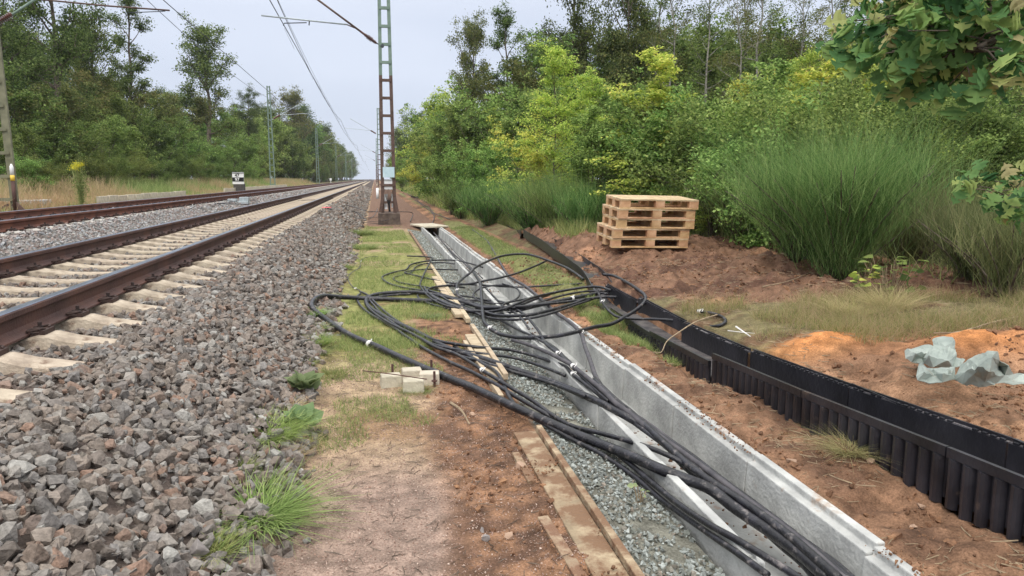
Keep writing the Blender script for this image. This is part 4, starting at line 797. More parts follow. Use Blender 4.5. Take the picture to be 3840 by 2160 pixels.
# ------------------------------------------------------------------ foliage tools
def leaf_quads(C, size, up=.6, aspect=.55, fold=.12):
    n = len(C); N_ = rng.normal(size=(n, 3)); N_[:, 2] = np.abs(N_[:, 2])+up; N_ /= np.linalg.norm(N_, axis=1)[:, None]
    a = rng.normal(size=(n, 3)); t = np.cross(N_, a); t /= np.linalg.norm(t, axis=1)[:, None]; b = np.cross(N_, t)
    s = (size*(.6+.8*rng.random(n)))[:, None]
    V = np.stack([C-t*s/2, C+b*s*aspect/2+N_*s*fold, C+t*s/2, C-b*s*aspect/2+N_*s*fold], 1)
    return V.reshape(-1, 3), np.arange(4*n).reshape(n, 4)
def make_tree(name, seed, h, cb, R, prof, nlimb, nsub, nleaf, leaf, clump, lm, bark='bark', r0=None, el=(15, 65), lean=0., up=.6, flat=.6, stems=1, aspect=.6, twig=True):
    g = np.random.default_rng(seed); b = MB(); r0 = r0 or h*.016; cent = []; wts = []
    for s_ in range(stems):
        az0 = g.random()*6.28; sl = lean if stems == 1 else .25+.35*g.random()
        hh = h*(1 if stems == 1 else .7+.3*g.random()); nT = 9
        T = [np.array([math.cos(az0)*sl*hh*(i/(nT-1))**1.3+g.normal()*.012*hh*(i > 0)*(i/(nT-1)), math.sin(az0)*sl*hh*(i/(nT-1))**1.3+g.normal()*.012*hh*(i > 0), hh*i/(nT-1)-.2*(i == 0)]) for i in range(nT)]
        rr = r0/(stems**.5); b.tube(T, [rr*(1-.85*i/(nT-1))*(1.35 if i == 0 else 1) for i in range(nT)], 7)
        for i in range(nlimb//stems):
            t = cb/h+(1-cb/h)*((i+g.random())/(nlimb//stems)); t = min(t, .985); k = t*(nT-1); i0 = int(k); st = T[i0]*(1-k+i0)+T[min(i0+1, nT-1)]*(k-i0)
            az = i*2.4+g.normal()*.5; e_ = math.radians(el[0]+(el[1]-el[0])*((t*h-cb)/(h-cb+1e-6))+g.normal()*8)
            L = R*prof((t*h-cb)/(h-cb+1e-6))*(.5+.85*g.random()); d = np.array([math.cos(az)*math.cos(e_), math.sin(az)*math.cos(e_), math.sin(e_)])
            pts = [st]; 
            for j in range(4): d = d+g.normal(size=3)*.13+[0,0,.03]; d /= np.linalg.norm(d); pts.append(pts[-1]+d*L/4)
            rl = max(.008, rr*.45*(1-.6*t)); b.tube(pts, [rl*(1-.2*j) for j in range(5)], 5)
            for j in range(nsub):
                f = .3+.7*g.random(); k2 = f*4; i1 = min(int(k2), 3); p0 = pts[i1]*(1-k2+i1)+pts[i1+1]*(k2-i1); d2 = d+g.normal(size=3)*.75; d2[2] += .1; d2 /= np.linalg.norm(d2); L2 = L*(.2+.25*g.random())
                p1 = p0+d2*L2*.5; p2 = p1+(d2+g.normal(size=3)*.2)*L2*.5
                if twig: b.tube([p0, p1, p2], [rl*.4, rl*.25, rl*.12], 4, False)
                cent += [p2, p1]; wts += [1., .6]
            cent.append(pts[-1]); wts.append(1.)
    cent = np.array(cent); wts = np.array(wts)*(.4+1.2*g.random(len(cent))); ci = g.choice(len(cent), nleaf, p=wts/wts.sum())
    off = g.normal(size=(nleaf, 3))*clump; off[:, 2] *= flat; C = cent[ci]+off; C = C[C[:, 2] > .1]
    V, F = leaf_quads(C, leaf, up, aspect)
    e = empty(name); me = bpy.data.meshes.new('trunk'); me.from_pydata(b.v, [], b.f); me.polygons.foreach_set('use_smooth', [True]*len(me.polygons)); me.update()
    link('trunk', me, M[bark], e); link('crown', mesh_np('crown', V, [F]), M[lm], e)
    return e
rnd = lambda t: math.sqrt(max(.05, 1-(2*t-.9)**2/1.25)); cone = lambda t: 1.05-.8*t; umb = lambda t: .55+.7*t-.55*t**4; low = lambda t: max(.15, 1-.75*t)
PR = {}
PR['oak'] = make_tree('oak_tree', 1, 15, 3.6, 4.6, rnd, 30, 9, 30000, .18, .36, 'leaf_dark', r0=.30)
PR['oak2'] = make_tree('oak_tree', 2, 13, 2.2, 4.0, rnd, 28, 9, 24000, .20, .33, 'leaf_mid', r0=.24)
PR['tall'] = make_tree('tall_tree', 3, 17, 5, 2.7, lambda t: .55+.6*t-.35*t**3, 22, 7, 13000, .17, .27, 'leaf_dark', r0=.24)
PR['lone'] = make_tree('spreading_oak', 4, 12.5, 4.6, 4.6, rnd, 16, 8, 15000, .19, .33, 'leaf_mid', r0=.30, el=(20, 75))
PR['shrub'] = make_tree('broadleaf_shrub', 5, 5.2, .5, 2.4, rnd, 36, 8, 15000, .135, .155, 'leaf_bright', stems=5, r0=.10, el=(25, 70))
PR['shrub_d'] = make_tree('dark_shrub', 6, 6.0, .5, 2.6, rnd, 36, 8, 15000, .145, .17, 'leaf_mid', stems=5, r0=.11, el=(25, 70))
PR['yellow'] = make_tree('yellowing_young_tree', 7, 6.5, .8, 2.3, cone, 34, 7, 15000, .095, .17, 'leaf_yellow', r0=.06, el=(5, 45), flat=.3, up=1.2)
PR['slim'] = make_tree('slim_forest_tree', 8, 16, 5.2, 2.8, lambda t: .5+.6*t-.3*t**3, 26, 6, 9000, .12, .24, 'leaf_mid', bark='bark_pale', r0=.14, lean=.03)
PR['slim2'] = make_tree('slim_forest_tree', 9, 14, 3.8, 2.4, lambda t: .5+.6*t-.4*t**3, 22, 6, 6500, .11, .24, 'leaf_autumn', bark='bark_pale', r0=.12, lean=.06)
PR['pine'] = make_tree('pine_tree', 10, 15, 8.5, 2.6, umb, 22, 8, 16000, .2, .26, 'leaf_dark', r0=.2, el=(0, 40), aspect=.25)
PR['bramble'] = make_tree('bramble_bush', 11, 1.9, .1, 1.3, rnd, 24, 7, 9000, .075, .13, 'leaf_bright', stems=6, r0=.03, el=(5, 60))
PR['hazel'] = make_tree('hazel_bush', 12, 3.4, .3, 1.8, rnd, 28, 7, 15000, .085, .17, 'leaf_bright', stems=6, r0=.05, el=(15, 60))
PR['lace'] = make_tree('light_green_sapling', 13, 5.0, .8, 1.9, cone, 30, 6, 7500, .115, .13, 'leaf_yellow', r0=.035, el=(0, 40), flat=.25, up=1.5)
PR['far'] = make_tree('distant_tree', 14, 15, 2.0, 4.4, rnd, 26, 8, 12000, .30, .6, 'leaf_dark', r0=.2)
USED = set(); SC = {}
def plant(kind, px, Y, h, label, cat='tree', grp=None, X=None, zoff=0., sx=1.):
    src = PR[kind]; base_h = {'oak':15,'oak2':13,'tall':17,'lone':12.5,'shrub':5.2,'shrub_d':6,'yellow':6.5,'slim':16,'slim2':14,'pine':15,'bramble':1.9,'hazel':3.4,'lace':5,'far':15}[kind]
    if kind in USED: o = dup(src)
    else: o = src; USED.add(kind)
    x = X if X is not None else float(atY(px, Y)); s = h/base_h
    o.location = (x, Y, float(gz(x, Y, False))-.05+zoff); o.rotation_euler = (0, 0, random.uniform(0, 6.28)); o.scale = (s*sx, s*sx, s)
    alt = {'shrub':('leaf_bright','leaf_mid','leaf_bright','leaf_yellow'),'shrub_d':('leaf_mid','leaf_autumn','leaf_mid','leaf_bright'),'oak2':('leaf_mid','leaf_autumn','leaf_dark'),'hazel':('leaf_bright','leaf_mid'),'lace':('leaf_yellow','leaf_bright'),'yellow':('leaf_yellow','leaf_bright','leaf_yellow')}.get(kind)
    if alt:
        for c in o.children:
            if c.name.startswith('crown'): c.material_slots[0].link = 'OBJECT'; c.material_slots[0].material = M[random.choice(alt)]
    return tag(o, label, cat, grp)
q = 1.4907
def tree(kind, px, ytop, label, cat='tree', grp=None, X=None, Y=None, sx=1.):
    """a plant seen in picture column px (reduced pixels) whose top reaches picture row ytop, standing at X or at distance Y"""
    d = ray(px*q, 671); 
    if Y is None: Y = X*d[1]/d[0]
    x = d[0]/d[1]*Y; dt = ray(px*q, ytop*q); h = CAMZ+dt[2]/dt[1]*Y-float(gz(x, Y, False))
    return plant(kind, px*q, Y, h*1.03, label, cat, grp, X=x, sx=sx)
names = {'shrub':'bright green leafy shrub','shrub_d':'dull green tall shrub','hazel':'low broadleaf bush','oak2':'mid height green tree','far':'dark distant tree'}
# left side: the treeline stands about 15 to 26 m from the camera's line
tree('oak', 30, -80, 'huge dark green tree reaching out of the picture at the left edge', X=-19, sx=.8)
tree('oak', 165, -150, 'tall dark green oak with a thick visible trunk at the upper left', X=-20, sx=.75)
tree('tall', 350, 12, 'tall ragged tree between the big oak and the spreading oak on the left', X=-20)
tree('lone', 535, 132, 'spreading oak with a forked trunk standing against the sky on the left', X=-18, sx=.92)
tree('oak2', 258, 118, 'yellowish green tree right of the thick trunked oak', X=-24, sx=.75)
tree('pine', 632, 252, 'small pine with a flat crown right of the spreading oak', X=-19)
tree('oak2', 740, 265, 'rounded tree behind the first far mast on the left', X=-17)
tree('far', 690, 300, 'dark tree at the foot of the first far mast on the left', X=-17.5)
for x, yt, X, k in [(5,335,-14.5,'shrub_d'),(40,215,-18,'shrub_d'),(85,245,-17,'shrub_d'),(125,320,-15.5,'shrub'),(170,340,-15,'shrub'),(215,265,-19,'shrub_d'),(255,320,-16.5,'shrub_d'),(300,235,-21,'shrub_d'),(335,330,-15.5,'shrub'),(385,312,-15.5,'shrub'),(350,275,-19,'shrub_d'),(430,265,-20,'shrub_d'),(470,330,-16.5,'shrub'),(505,300,-20,'shrub_d'),(535,375,-15,'shrub'),(575,360,-15,'shrub'),(615,350,-15.5,'shrub'),(645,318,-19,'shrub_d'),(590,300,-22,'shrub_d'),(700,345,-16.5,'shrub_d'),(668,372,-14.8,'shrub'),(735,375,-14.8,'shrub_d'),(770,335,-17,'shrub_d'),(800,352,-16,'shrub_d'),(60,408,-12.8,'hazel'),(105,418,-12.4,'hazel'),(150,415,-13.2,'hazel'),(240,400,-13.4,'hazel'),(290,405,-13.2,'hazel'),(340,402,-13.6,'hazel'),(400,408,-13.4,'hazel'),(500,405,-13.6,'hazel'),(560,415,-13.2,'hazel'),(640,418,-13.6,'hazel'),(440,385,-14.6,'shrub_d')]:
    tree(k, x, yt, names[k]+' in the thicket along the left verge', 'shrub', names[k]+'s of the left thicket', X=X)
for x in range(-10, 860, 42):
    tree('shrub_d', x, 365+x*.04, 'low shrub in the shade at the foot of the left wood', 'shrub', 'shaded shrubs of the left wood', X=-21, sx=1.3)
for x, yt, X in [(20,110,-27),(100,150,-27),(190,150,-28),(245,215,-27),(310,240,-27),(390,262,-26),(455,268,-27),(520,285,-26),(600,310,-24),(660,300,-24)]:
    tree('oak2', x, yt, 'mid green tree standing back in the left wood', 'tree', 'trees standing back in the left wood', X=X)
for i in range(36):
    Y = 135+i*13+random.uniform(-4, 4); X = -15.5-random.uniform(0, 4.5); h = random.uniform(8.5, 11.5) if Y < 190 else random.uniform(12, 17)
    plant('far' if i % 3 else 'oak2', 0, Y, h, 'distant green tree of the left treeline running towards the horizon' if i % 3 else 'distant paler tree of the left treeline running towards the horizon', 'tree', 'distant left treeline, dark' if i % 3 else 'distant left treeline, pale', X=X)
    if i < 14: plant('shrub_d', 0, Y+5, random.uniform(3.5, 5.5), 'dull green shrub at the foot of the distant left treeline', 'shrub', 'shrubs of the distant left treeline', X=-14-random.random())
# right side
tree('oak2', 1192, 118, 'brownish green tree rising left of the right hand wood', Y=52, sx=.62)
tree('tall', 1275, 70, 'thin dark tree with drooping twigs in the right hand wood', Y=46)
tree('oak', 1440, -90, 'tall dark tree with a bare slanting branch at the top centre right', Y=38, sx=.62)
tree('oak2', 1570, -40, 'tall green tree behind the yellowing saplings', Y=34, sx=.6)
tree('shrub', 1112, 252, 'pale green feathery tree at the left end of the right hand wood', Y=64)
tree('oak2', 1045, 312, 'brownish tree at the far end of the right hand wood', Y=105)
tree('far', 1008, 345, 'blue green distant tree just right of the mast', Y=150)
for x, yt, Y, k in [(1045,385,62,'shrub'),(1072,352,52,'shrub'),(1105,335,45,'shrub'),(1012,405,84,'shrub'),(1145,318,39,'shrub'),(1190,300,36,'shrub_d'),(1240,280,33,'shrub'),(1300,268,30,'shrub'),(1355,252,28,'shrub_d'),(1135,405,29,'shrub'),(1205,392,26,'shrub'),(1285,372,23,'shrub'),(1365,352,21.5,'shrub'),(1430,262,25,'shrub'),(1000,402,110,'shrub_d'),(1490,240,26,'shrub'),(1570,250,25,'shrub_d'),(1640,260,24,'shrub'),(1715,300,21,'shrub_d'),(1795,405,17,'shrub'),(1890,400,17,'shrub'),(1740,380,18,'shrub_d'),(1840,360,24,'shrub_d'),(2000,300,19,'shrub_d'),(2120,290,18,'shrub_d'),(2240,300,17,'shrub'),(2360,310,17,'shrub_d'),(2480,320,16,'shrub_d'),(2580,330,14.5,'shrub')]:
    tree(k, x, yt, names[k]+' at the edge of the right hand wood', 'shrub', names[k]+'s of the right wood edge', Y=Y)
for x, yt, Y, k in [(1395,150,20,'yellow'),(1490,215,19,'yellow'),(1345,270,23,'yellow'),(1250,300,29,'yellow'),(1945,215,16,'yellow'),(2010,165,15.5,'yellow'),(2110,150,17,'yellow'),(2230,170,15.5,'yellow'),(2330,210,15,'yellow'),(1870,230,14,'yellow'),(2160,200,13.5,'yellow'),(2290,240,13,'yellow')]:
    tree(k, x, yt, 'young yellow green tree with layered leaves at the edge of the right hand wood', 'tree', 'yellowing young trees of the right wood edge', Y=Y, sx=.85)
tree('lace', 1655, 172, 'thin stemmed sapling with yellow green leaves right behind the pallets', Y=14.5)
for x, yt, Y in [(1925,200,13),(2070,190,12.5),(2185,210,12),(2290,230,13),(2390,260,11.5),(1985,280,11.5),(2130,260,11.8),(1480,300,15.5),(1545,270,16.5)]:
    tree('lace', x, yt, 'thin sapling with layered bright leaves', 'tree', 'saplings before the right wood', Y=Y)
tree('lace', 1790, 400, 'small bright sapling right of the pallets', Y=12.5)
for x, Y, yt, k in [(1778,21,-60,'slim'),(1868,19,0,'slim2'),(1905,26,-120,'slim'),(2045,22,-60,'slim2'),(2100,24,-90,'slim'),(2240,20,-120,'slim'),(2320,25,-60,'slim2'),(2510,15,-150,'slim'),(2570,24,-100,'slim'),(1700,30,-60,'slim2'),(1640,34,-90,'slim'),(2000,31,-40,'slim'),(2180,30,-30,'slim2'),(2420,28,-90,'slim'),(1830,34,-60,'slim2')]:
    tree(k, x, yt, 'slim grey trunked tree with a high thin green crown in the right hand wood' if k == 'slim' else 'slim pale trunked tree with a thin brownish crown in the right hand wood', 'tree', 'slim trees of the right wood, green' if k == 'slim' else 'slim trees of the right wood, brownish', Y=Y)
for i in range(26):
    x = 1300+i*52+random.uniform(-15, 15); Y = 32+random.uniform(0, 14); k = 'oak2' if i % 2 else 'shrub_d'
    tree(k, x, random.uniform(125, 210) if x > 1650 else random.uniform(150, 230), 'mid green tree standing deep in the right hand wood' if i % 2 else 'big dull shrub standing deep in the right hand wood', 'tree' if i % 2 else 'shrub', 'deep right wood trees' if i % 2 else 'deep right wood shrubs', Y=Y)
for i in range(20):
    Y = 115+i*20; plant('far', 0, Y, random.uniform(8, 11), 'distant green tree of the right treeline running towards the horizon', 'tree', 'distant right treeline', X=7.5+random.uniform(0, 3)+i*.1)
for px, Y, h in ((1800,12.6,1.8),(1860,11.0,1.5),(1740,13.8,2.2),(1900,11.8,1.9)): plant('bramble', px*q, Y, h, 'leafy bramble bush right of the pallets behind the mound', 'bush', 'brambles behind the mound')
for px, Y, h in ((1700,14.0,2.2),(1560,15.0,2.2),(1620,16.0,2.6)): plant('hazel', px*q, Y, h, 'light green low bush behind the pallets', 'bush', 'low bushes behind the pallets')
for px, Y, h in ((1960,11.5,2.3),(2060,10.5,2.2),(2300,10,2.2),(2440,9.2,2.0),(2550,8.4,1.8),(2180,11.5,2.5)): plant('hazel', px*q, Y, h, 'green undergrowth bush behind the big broom', 'bush', 'undergrowth behind the broom')

# ------------------------------------------------------------------ blades: grass and broom
def blades(P, H, Wd, lean, droop, m, name, parent=None, seg=2, bias=None, fan=.6, **k):
    n = len(P); az = rng.random(n)*6.283 if bias is None else bias+rng.normal(size=n)*fan; d = np.stack([np.cos(az), np.sin(az), np.zeros(n)], -1); ang = rng.random(n)*6.283
    s = np.stack([np.cos(ang), np.sin(ang), np.zeros(n)], -1); ln = np.abs(lean)*(rng.random(n) if np.ndim(lean) == 0 else 1)
    V = []
    for j in range(seg+1):
        t = j/seg; c = P+d*(H*(ln*t+droop*t*t*ln))[:, None]+np.array([0,0,1.])*(H*(t-.35*droop*ln*t*t))[:, None]; w = (Wd*(1-.88*t)/2)[:, None] if np.ndim(Wd) else Wd*(1-.88*t)/2
        V += [c-s*w, c+s*w]
    V = np.stack(V, 1); kk = 2*(seg+1); base = (np.arange(n)*kk)[:, None]
    F = np.concatenate([base+np.array([2*j, 2*j+1, 2*j+3, 2*j+2]) for j in range(seg)])
    o = link(name, mesh_np(name, V.reshape(-1, 3), [F]), m, parent); return tag(o, **k) if k else o
def area(n, x0, x1, y0, y1, thr=0., seed=5, sc=1.2, pw=1.):
    X, Y = scat(n, x0, x1, y0, y1, pw); kp = fbm(X*sc, Y*sc, 3, seed) > thr; X, Y = X[kp], Y[kp]; return X, Y, gz(X, Y)
X, Y, Z = area(30000, -.35, .78, 6.5, 24, .40, 31, 1.6, 1.3); P = np.stack([X, Y, Z-.005], -1)
blades(P, .03+.05*rng.random(len(P)), .006, .9, .5, M['grass'], 'grass', kind='stuff', label='short yellow green grass on the path before the mast', cat='grass')
X, Y, Z = area(12000, -.45, .5, 3.8, 7.0, .56, 33, 1.9); P = np.stack([X, Y, Z-.003], -1)
blades(P, .02+.04*rng.random(len(P)), .004, 1.0, .5, M['grass'], 'grass', kind='stuff', label='sparse grass patches around the paving blocks', cat='grass')
X, Y, Z = area(9000, 2.25, 2.62, 6.3, 8.6, .42, 35, 2.); X2, Y2, Z2 = area(16000, 2.15, 2.8, 9.5, 22, .38, 36, 1.5); P = np.stack([np.r_[X, X2], np.r_[Y, Y2], np.r_[Z, Z2]-.01], -1)
blades(P, .03+.06*rng.random(len(P)), .006, .9, .5, M['grass'], 'grass', kind='stuff', label='green grass strip between trench soil and the plastic duct', cat='grass')
X, Y, Z = area(26000, 2.98, 6.2, 4.7, 7.0, .46, 37, 1.6); kp = soil(X, Y) < .35; P = np.stack([X, Y, Z-.01], -1)[kp]
hf = len(P)//2; blades(P[:hf], .05+.12*rng.random(hf), .004, .9, .6, M['grass'], 'grass', kind='stuff', label='green grass between the duct and the broom bush', cat='grass')
blades(P[hf:], .06+.16*rng.random(len(P)-hf), .004, 1.0, .6, M['grass_dry'], 'dry_grass', kind='stuff', label='dry straw coloured grass in front of the broom bush', cat='grass')
X, Y, Z = area(24000, 2.9, 6.2, 12.5, 26, .3, 38, .8); kp = X > np.interp(Y, [12,15,18,22,24,26], [3.3,3.5,3.9,3.4,3.1,3.0]); P = np.stack([X, Y, Z-.01], -1)[kp]
blades(P, .1+.3*rng.random(len(P)), .012, .7, .6, M['grass'], 'grass', kind='stuff', label='rough tall grass along the foot of the right hand bushes', cat='grass')
X, Y, Z = area(14000, 3.0, 7.5, 26, 120, .2, 39, .3, 1.6); P = np.stack([X, Y, Z-.01], -1)
blades(P, .3+.6*rng.random(len(P)), .04, .7, .6, M['grass'], 'grass', kind='stuff', label='rough verge grass far along the right side', cat='grass')
X, Y, Z = area(80000, -17, -9.5, 14, 140, .0, 40, .3, 1.8); P = np.stack([X, Y, Z-.02], -1); n1 = fbm(X*.25, Y*.25, 3, 44); ek = .35+.95*sst(-10.0, -12.5, X)
a = n1 > .5; blades(P[a], ek[a]*(.35+.6*rng.random(a.sum())), .022+.0002*P[a][:, 1], .5, .5, M['grass_dry'], 'tall_grass', kind='stuff', label='tall straw coloured grass and weeds on the left verge', cat='grass')
blades(P[~a], ek[~a]*(.3+.6*rng.random((~a).sum())), .022+.0002*P[~a][:, 1], .6, .5, M['grass'], 'tall_grass', kind='stuff', label='tall green weeds on the left verge', cat='grass')
X, Y, Z = area(9000, -14.5, -9.8, 17, 27, .0, 40, .3); P = np.stack([X, Y, Z-.02], -1)
blades(P, .25+.35*rng.random(len(P)), .018, .6, .6, M['grass_pink'], 'dry_grass', kind='stuff', label='reddish dry grass around the left edge mast', cat='grass')
X, Y, Z = area(15000, 5.6, 16, 6, 26, .0, 46, .3); P = np.stack([X, Y, Z-.02], -1)
blades(P, .1+.35*rng.random(len(P)), .012, .9, .6, M['grass'], 'forest_undergrowth', kind='stuff', label='low green undergrowth on the forest floor', cat='undergrowth')
def tuft(px, py, z, r, h, n, label, m='grass', w=.005, cat='grass tuft', name='grass_tuft', lean=.9):
    p = onz(px, py, z); e = empty(name, (p[0], p[1], float(gz(p[0], p[1]))), 0, label=label, cat=cat)
    a = rng.random(n)*6.283; rr = r*np.sqrt(rng.random(n)); P = np.stack([np.cos(a)*rr, np.sin(a)*rr, np.zeros(n)-.01], -1)
    blades(P, h*(.3+.8*rng.random(n)), w, lean*(.2+.8*rr/r+.5*rng.random(n)), .8, M[m], 'blades', e, 3, bias=a, fan=1.1); return e
tuft(975, 1985, .0, .09, .16, 900, 'big bright grass tuft on the ballast edge near the bottom', 'grass_bright', w=.009, lean=1.3)
tuft(1010, 1680, .0, .12, .13, 1100, 'yellow green grass tuft below the broadleaf plants', 'grass_bright', w=.006, lean=1.2)
tuft(905, 1800, .05, .04, .07, 250, 'small dull tuft between the two big tufts on the ballast edge')
tuft(1170, 1210, .02, .12, .09, 1400, 'green tuft where the thickest cable leaves the ballast', 'grass_bright', w=.004)
tuft(1180, 1300, .02, .12, .10, 1400, 'fresh green tuft on the ballast edge below the cable bend', 'grass_bright', w=.004)
tuft(1230, 1130, .02, .13, .07, 700, 'grass tuft inside the bend of the thickest cable', w=.004)
tuft(1240, 1400, .02, .10, .08, 600, 'sparse green tuft left of the paving blocks', w=.004)
tuft(1350, 880, .02, .3, .22, 1800, 'tall green tuft on the ballast edge before the mast', w=.008)
tuft(1360, 930, .02, .25, .15, 1500, 'second green tuft on the ballast edge before the mast', w=.008)
tuft(1290, 1010, .02, .15, .10, 700, 'small green clump at the thin grey cord', w=.005)
tuft(1135, 1835, 0, .02, .035, 120, 'tiny tuft on the pink path')
tuft(800, 2150, .0, .06, .08, 500, 'grass tuft at the bottom edge among the stones')
tuft(1560, 1470, 0, .09, .06, 700, 'grass growing before the paving blocks', w=.003)
tuft(1470, 1545, 0, .14, .05, 700, 'dull grass patch with twigs below the paving blocks', w=.003)
tuft(1615, 1190, 0, .08, .07, 300, 'leafy weed beside the clean plank', 'plant', .012)
tuft(3190, 1700, .02, .06, .13, 700, 'clump of dry roots leaning on the ribbed duct', 'grass_dry', .003, 'root clump', 'root_clump', 1.3)
tuft(3330, 1180, .3, .15, .25, 900, 'straw coloured grass clump under the broom bush', 'grass_dry', .005)
tuft(3180, 1190, .3, .14, .2, 700, 'green and straw grass clump left under the broom bush', 'grass_dry', .005)
tuft(2510, 1330, .0, .08, .1, 300, 'tuft of grass at the start of the ribbed duct')
for i, (x_, y_) in enumerate(((1060,1560),(1185,1250),(1150,1380),(1080,1720),(1000,1840),(1200,1330),(1265,1060),(1310,960),(1050,1905),(1150,1660))):
    tuft(x_, y_, .02, .05+.03*random.random(), .05+.05*random.random(), 260, 'small weed among the stones at the foot of the ballast', 'grass' if i % 3 else 'grass_dry', w=.006, lean=1.2, cat='weed', name='weed')['group'] = 'small weeds at the foot of the ballast'
def broom(px, Y, h, n, spread, label, m='broom', w=.006):
    w *= .85
    X0 = float(atY(px, Y)); e = empty('broom_bush', (X0, Y, float(gz(X0, Y, False))), 0, label=label, cat='bush')
    st = MB(); a_all, P_all = [], []
    for i in range(26):
        az = rng.random()*6.283; l = spread*rng.random()**.7; top = np.array([math.cos(az)*l*h*.55, math.sin(az)*l*h*.55, h*(.45+.15*rng.random())])
        pts = spline([(math.cos(az)*.05, math.sin(az)*.05, -.05), tuple(top*[.45,.45,.5]), tuple(top)], 4); st.tube(pts, [.014-.010*k/(len(pts)-1) for k in range(len(pts))], 5)
        for k in range(int(n*.62)//26):
            t = .15+.85*rng.random(); P_all.append(np.array(pts[int(t*(len(pts)-1))])+rng.normal(size=3)*.04*h); a_all.append(az+rng.normal()*.7)
    st.build('stems', M['bark'], e, smooth=True); P = np.array(P_all); hh = h*(.14+.40*rng.random(len(P))**1.3)*(1.15-.45*P[:, 2]/h)
    blades(P, hh, w, .1+1.1*rng.random(len(P))**1.5*(.4+np.hypot(P[:, 0], P[:, 1])/(spread*h*.5)), .25, M[m], 'twigs', e, 3, bias=np.array(a_all), fan=1.5); return e
broom(2130*q, 7.7, 2.1, 13000, 1.3, 'big dark green broom bush right of the mound')
broom(2020*q, 8.6, 1.5, 6000, 1.2, 'left part of the broom thicket, lighter green')
broom(2300*q, 8.0, 1.45, 5000, 1.3, 'dull broom bush right of the big one, full of dead twigs', 'broom_dry')
broom(2470*q, 6.6, 1.15, 5000, 1.3, 'brownish green broom bush at the right picture edge', 'broom_dry')
broom(2560*q, 5.9, 1.2, 4000, 1.3, 'low dark broom at the right picture edge behind the sand', 'broom_dry')
broom(1410*q, 15.5, 1.7, 5000, 1.3, 'fresh green broom bush above the left end of the mound', w=.010)
broom(1350*q, 17.0, 1.8, 5000, 1.3, 'broom bush left of the one above the mound', w=.010)
broom(1480*q, 14.5, 1.5, 4500, 1.2, 'broom bush directly left of the pallets', w=.010)
broom(1880*q, 11.0, 1.7, 5000, 1.2, 'broom bush between brambles and the big broom', w=.008)
broom(1160*q, 26, 1.6, 3500, 1.3, 'green broom bush farther along the verge', w=.016)
broom(1230*q, 21, 1.5, 3500, 1.3, 'green broom bush beside the curved duct', w=.014)
broom(2200*q, 10.0, 2.0, 5000, 1.3, 'tall broom bush standing behind the big one', w=.007)
# sapling under the broom
def leafshape(L, W_, lobed=False):
    if not lobed: return [(0,0),(.35,.42),(.7,.34),(1,0),(.7,-.34),(.35,-.42)]
    h = [(0,.02),(.16,.05),(.22,.20),(.14,.30),(.30,.26),(.36,.10),(.46,.14),(.42,.36),(.30,.50),(.50,.44),(.58,.30),(.62,.10),(.70,.10),(.74,.26),(.68,.36),(.84,.24),(.88,.08),(1,.0)]
    return h+[(x, -y) for x, y in h[-2:0:-1]]
def big_leaves(P, D, size, m, name, parent, lobed, curl=.25, upw=.4):
    sh = np.array(leafshape(1, 1, lobed)); V, F, off = [], [], 0; k = len(sh); hi = (k)//2
    for p, d, s in zip(P, D, size):
        d = d/np.linalg.norm(d); n_ = np.array([0,0,1.])+rng.normal(size=3)*upw; w = np.cross(n_, d); w /= np.linalg.norm(w); n2 = np.cross(d, w)
        xs_ = sh[:, 0]; ys_ = sh[:, 1]*.95; zc = -curl*xs_**2*.5+np.abs(ys_)*.22
        # midrib points for folded fan
        pts = p+s*(d*xs_[:, None]+w*ys_[:, None]+n2*zc[:, None]); mids = p+s*(d*xs_[:, None]+n2*(-curl*xs_[:, None]**2*.5))
        V += [pts, mids]; 
        for j in range(k): j2 = (j+1) % k; F.append((off+j, off+j2, off+k+j2, off+k+j))
        off += 2*k
    return link(name, mesh_np(name, np.concatenate(V), [np.array(F)]), m, parent)
def leafy(px, py, z, n, size, r, h, label, m='plant', name='leafy_plant', flatrose=False):
    p = onz(px, py, z); p = np.array([p[0], p[1], float(gz(p[0], p[1]))+(.045 if flatrose else 0)]); e = empty(name, tuple(p), 0, label=label, cat='plant'); P, D, st = [], [], MB()
    for i in range(n):
        a = i*2.4+rng.normal()*.2; d = np.array([math.cos(a), math.sin(a), .35 if flatrose else .1])
        if flatrose: q0 = d*[.01,.01,.01]; P.append(q0); D.append(d+[0,0,.9*rng.random()])
        else:
            q0 = np.array([math.cos(a)*r*rng.random(), math.sin(a)*r*rng.random(), h*(.25+.75*rng.random())]); P.append(q0); D.append(d); st.tube([(q0[0]*.2, q0[1]*.2, -.02), tuple(q0*[.7,.7,.6]), tuple(q0)], .003, 4)
    if st.v: st.build('stem', M['twig'], e)
    big_leaves(P, D, size*(.6+.6*rng.random(n)), M[m], 'leaves', e, False); return e
leafy(1140, 1480, .04, 19, .15, 0, 0, 'broadleaf rosette on the ballast edge, the upper one', flatrose=True)
leafy(1130, 1610, .03, 16, .13, 0, 0, 'broadleaf rosette on the ballast edge, the lower one', flatrose=True)
leafy(3330, 1110, .35, 46, .11, .3, .42, 'leafy sapling with dark broad leaves under the broom bush', 'leaf_mid')
leafy(3240, 1120, .33, 18, .08, .1, .26, 'yellow green leafy sprig left of the dark sapling under the broom', 'leaf_yellow')
leafy(2400, 1830, .0, 6, .035, .04, .10, 'two pale seedling leaves in the chippings beside the trough')
leafy(2500, 1790, .0, 5, .035, .04, .08, 'tiny green seedling against the trough wall')
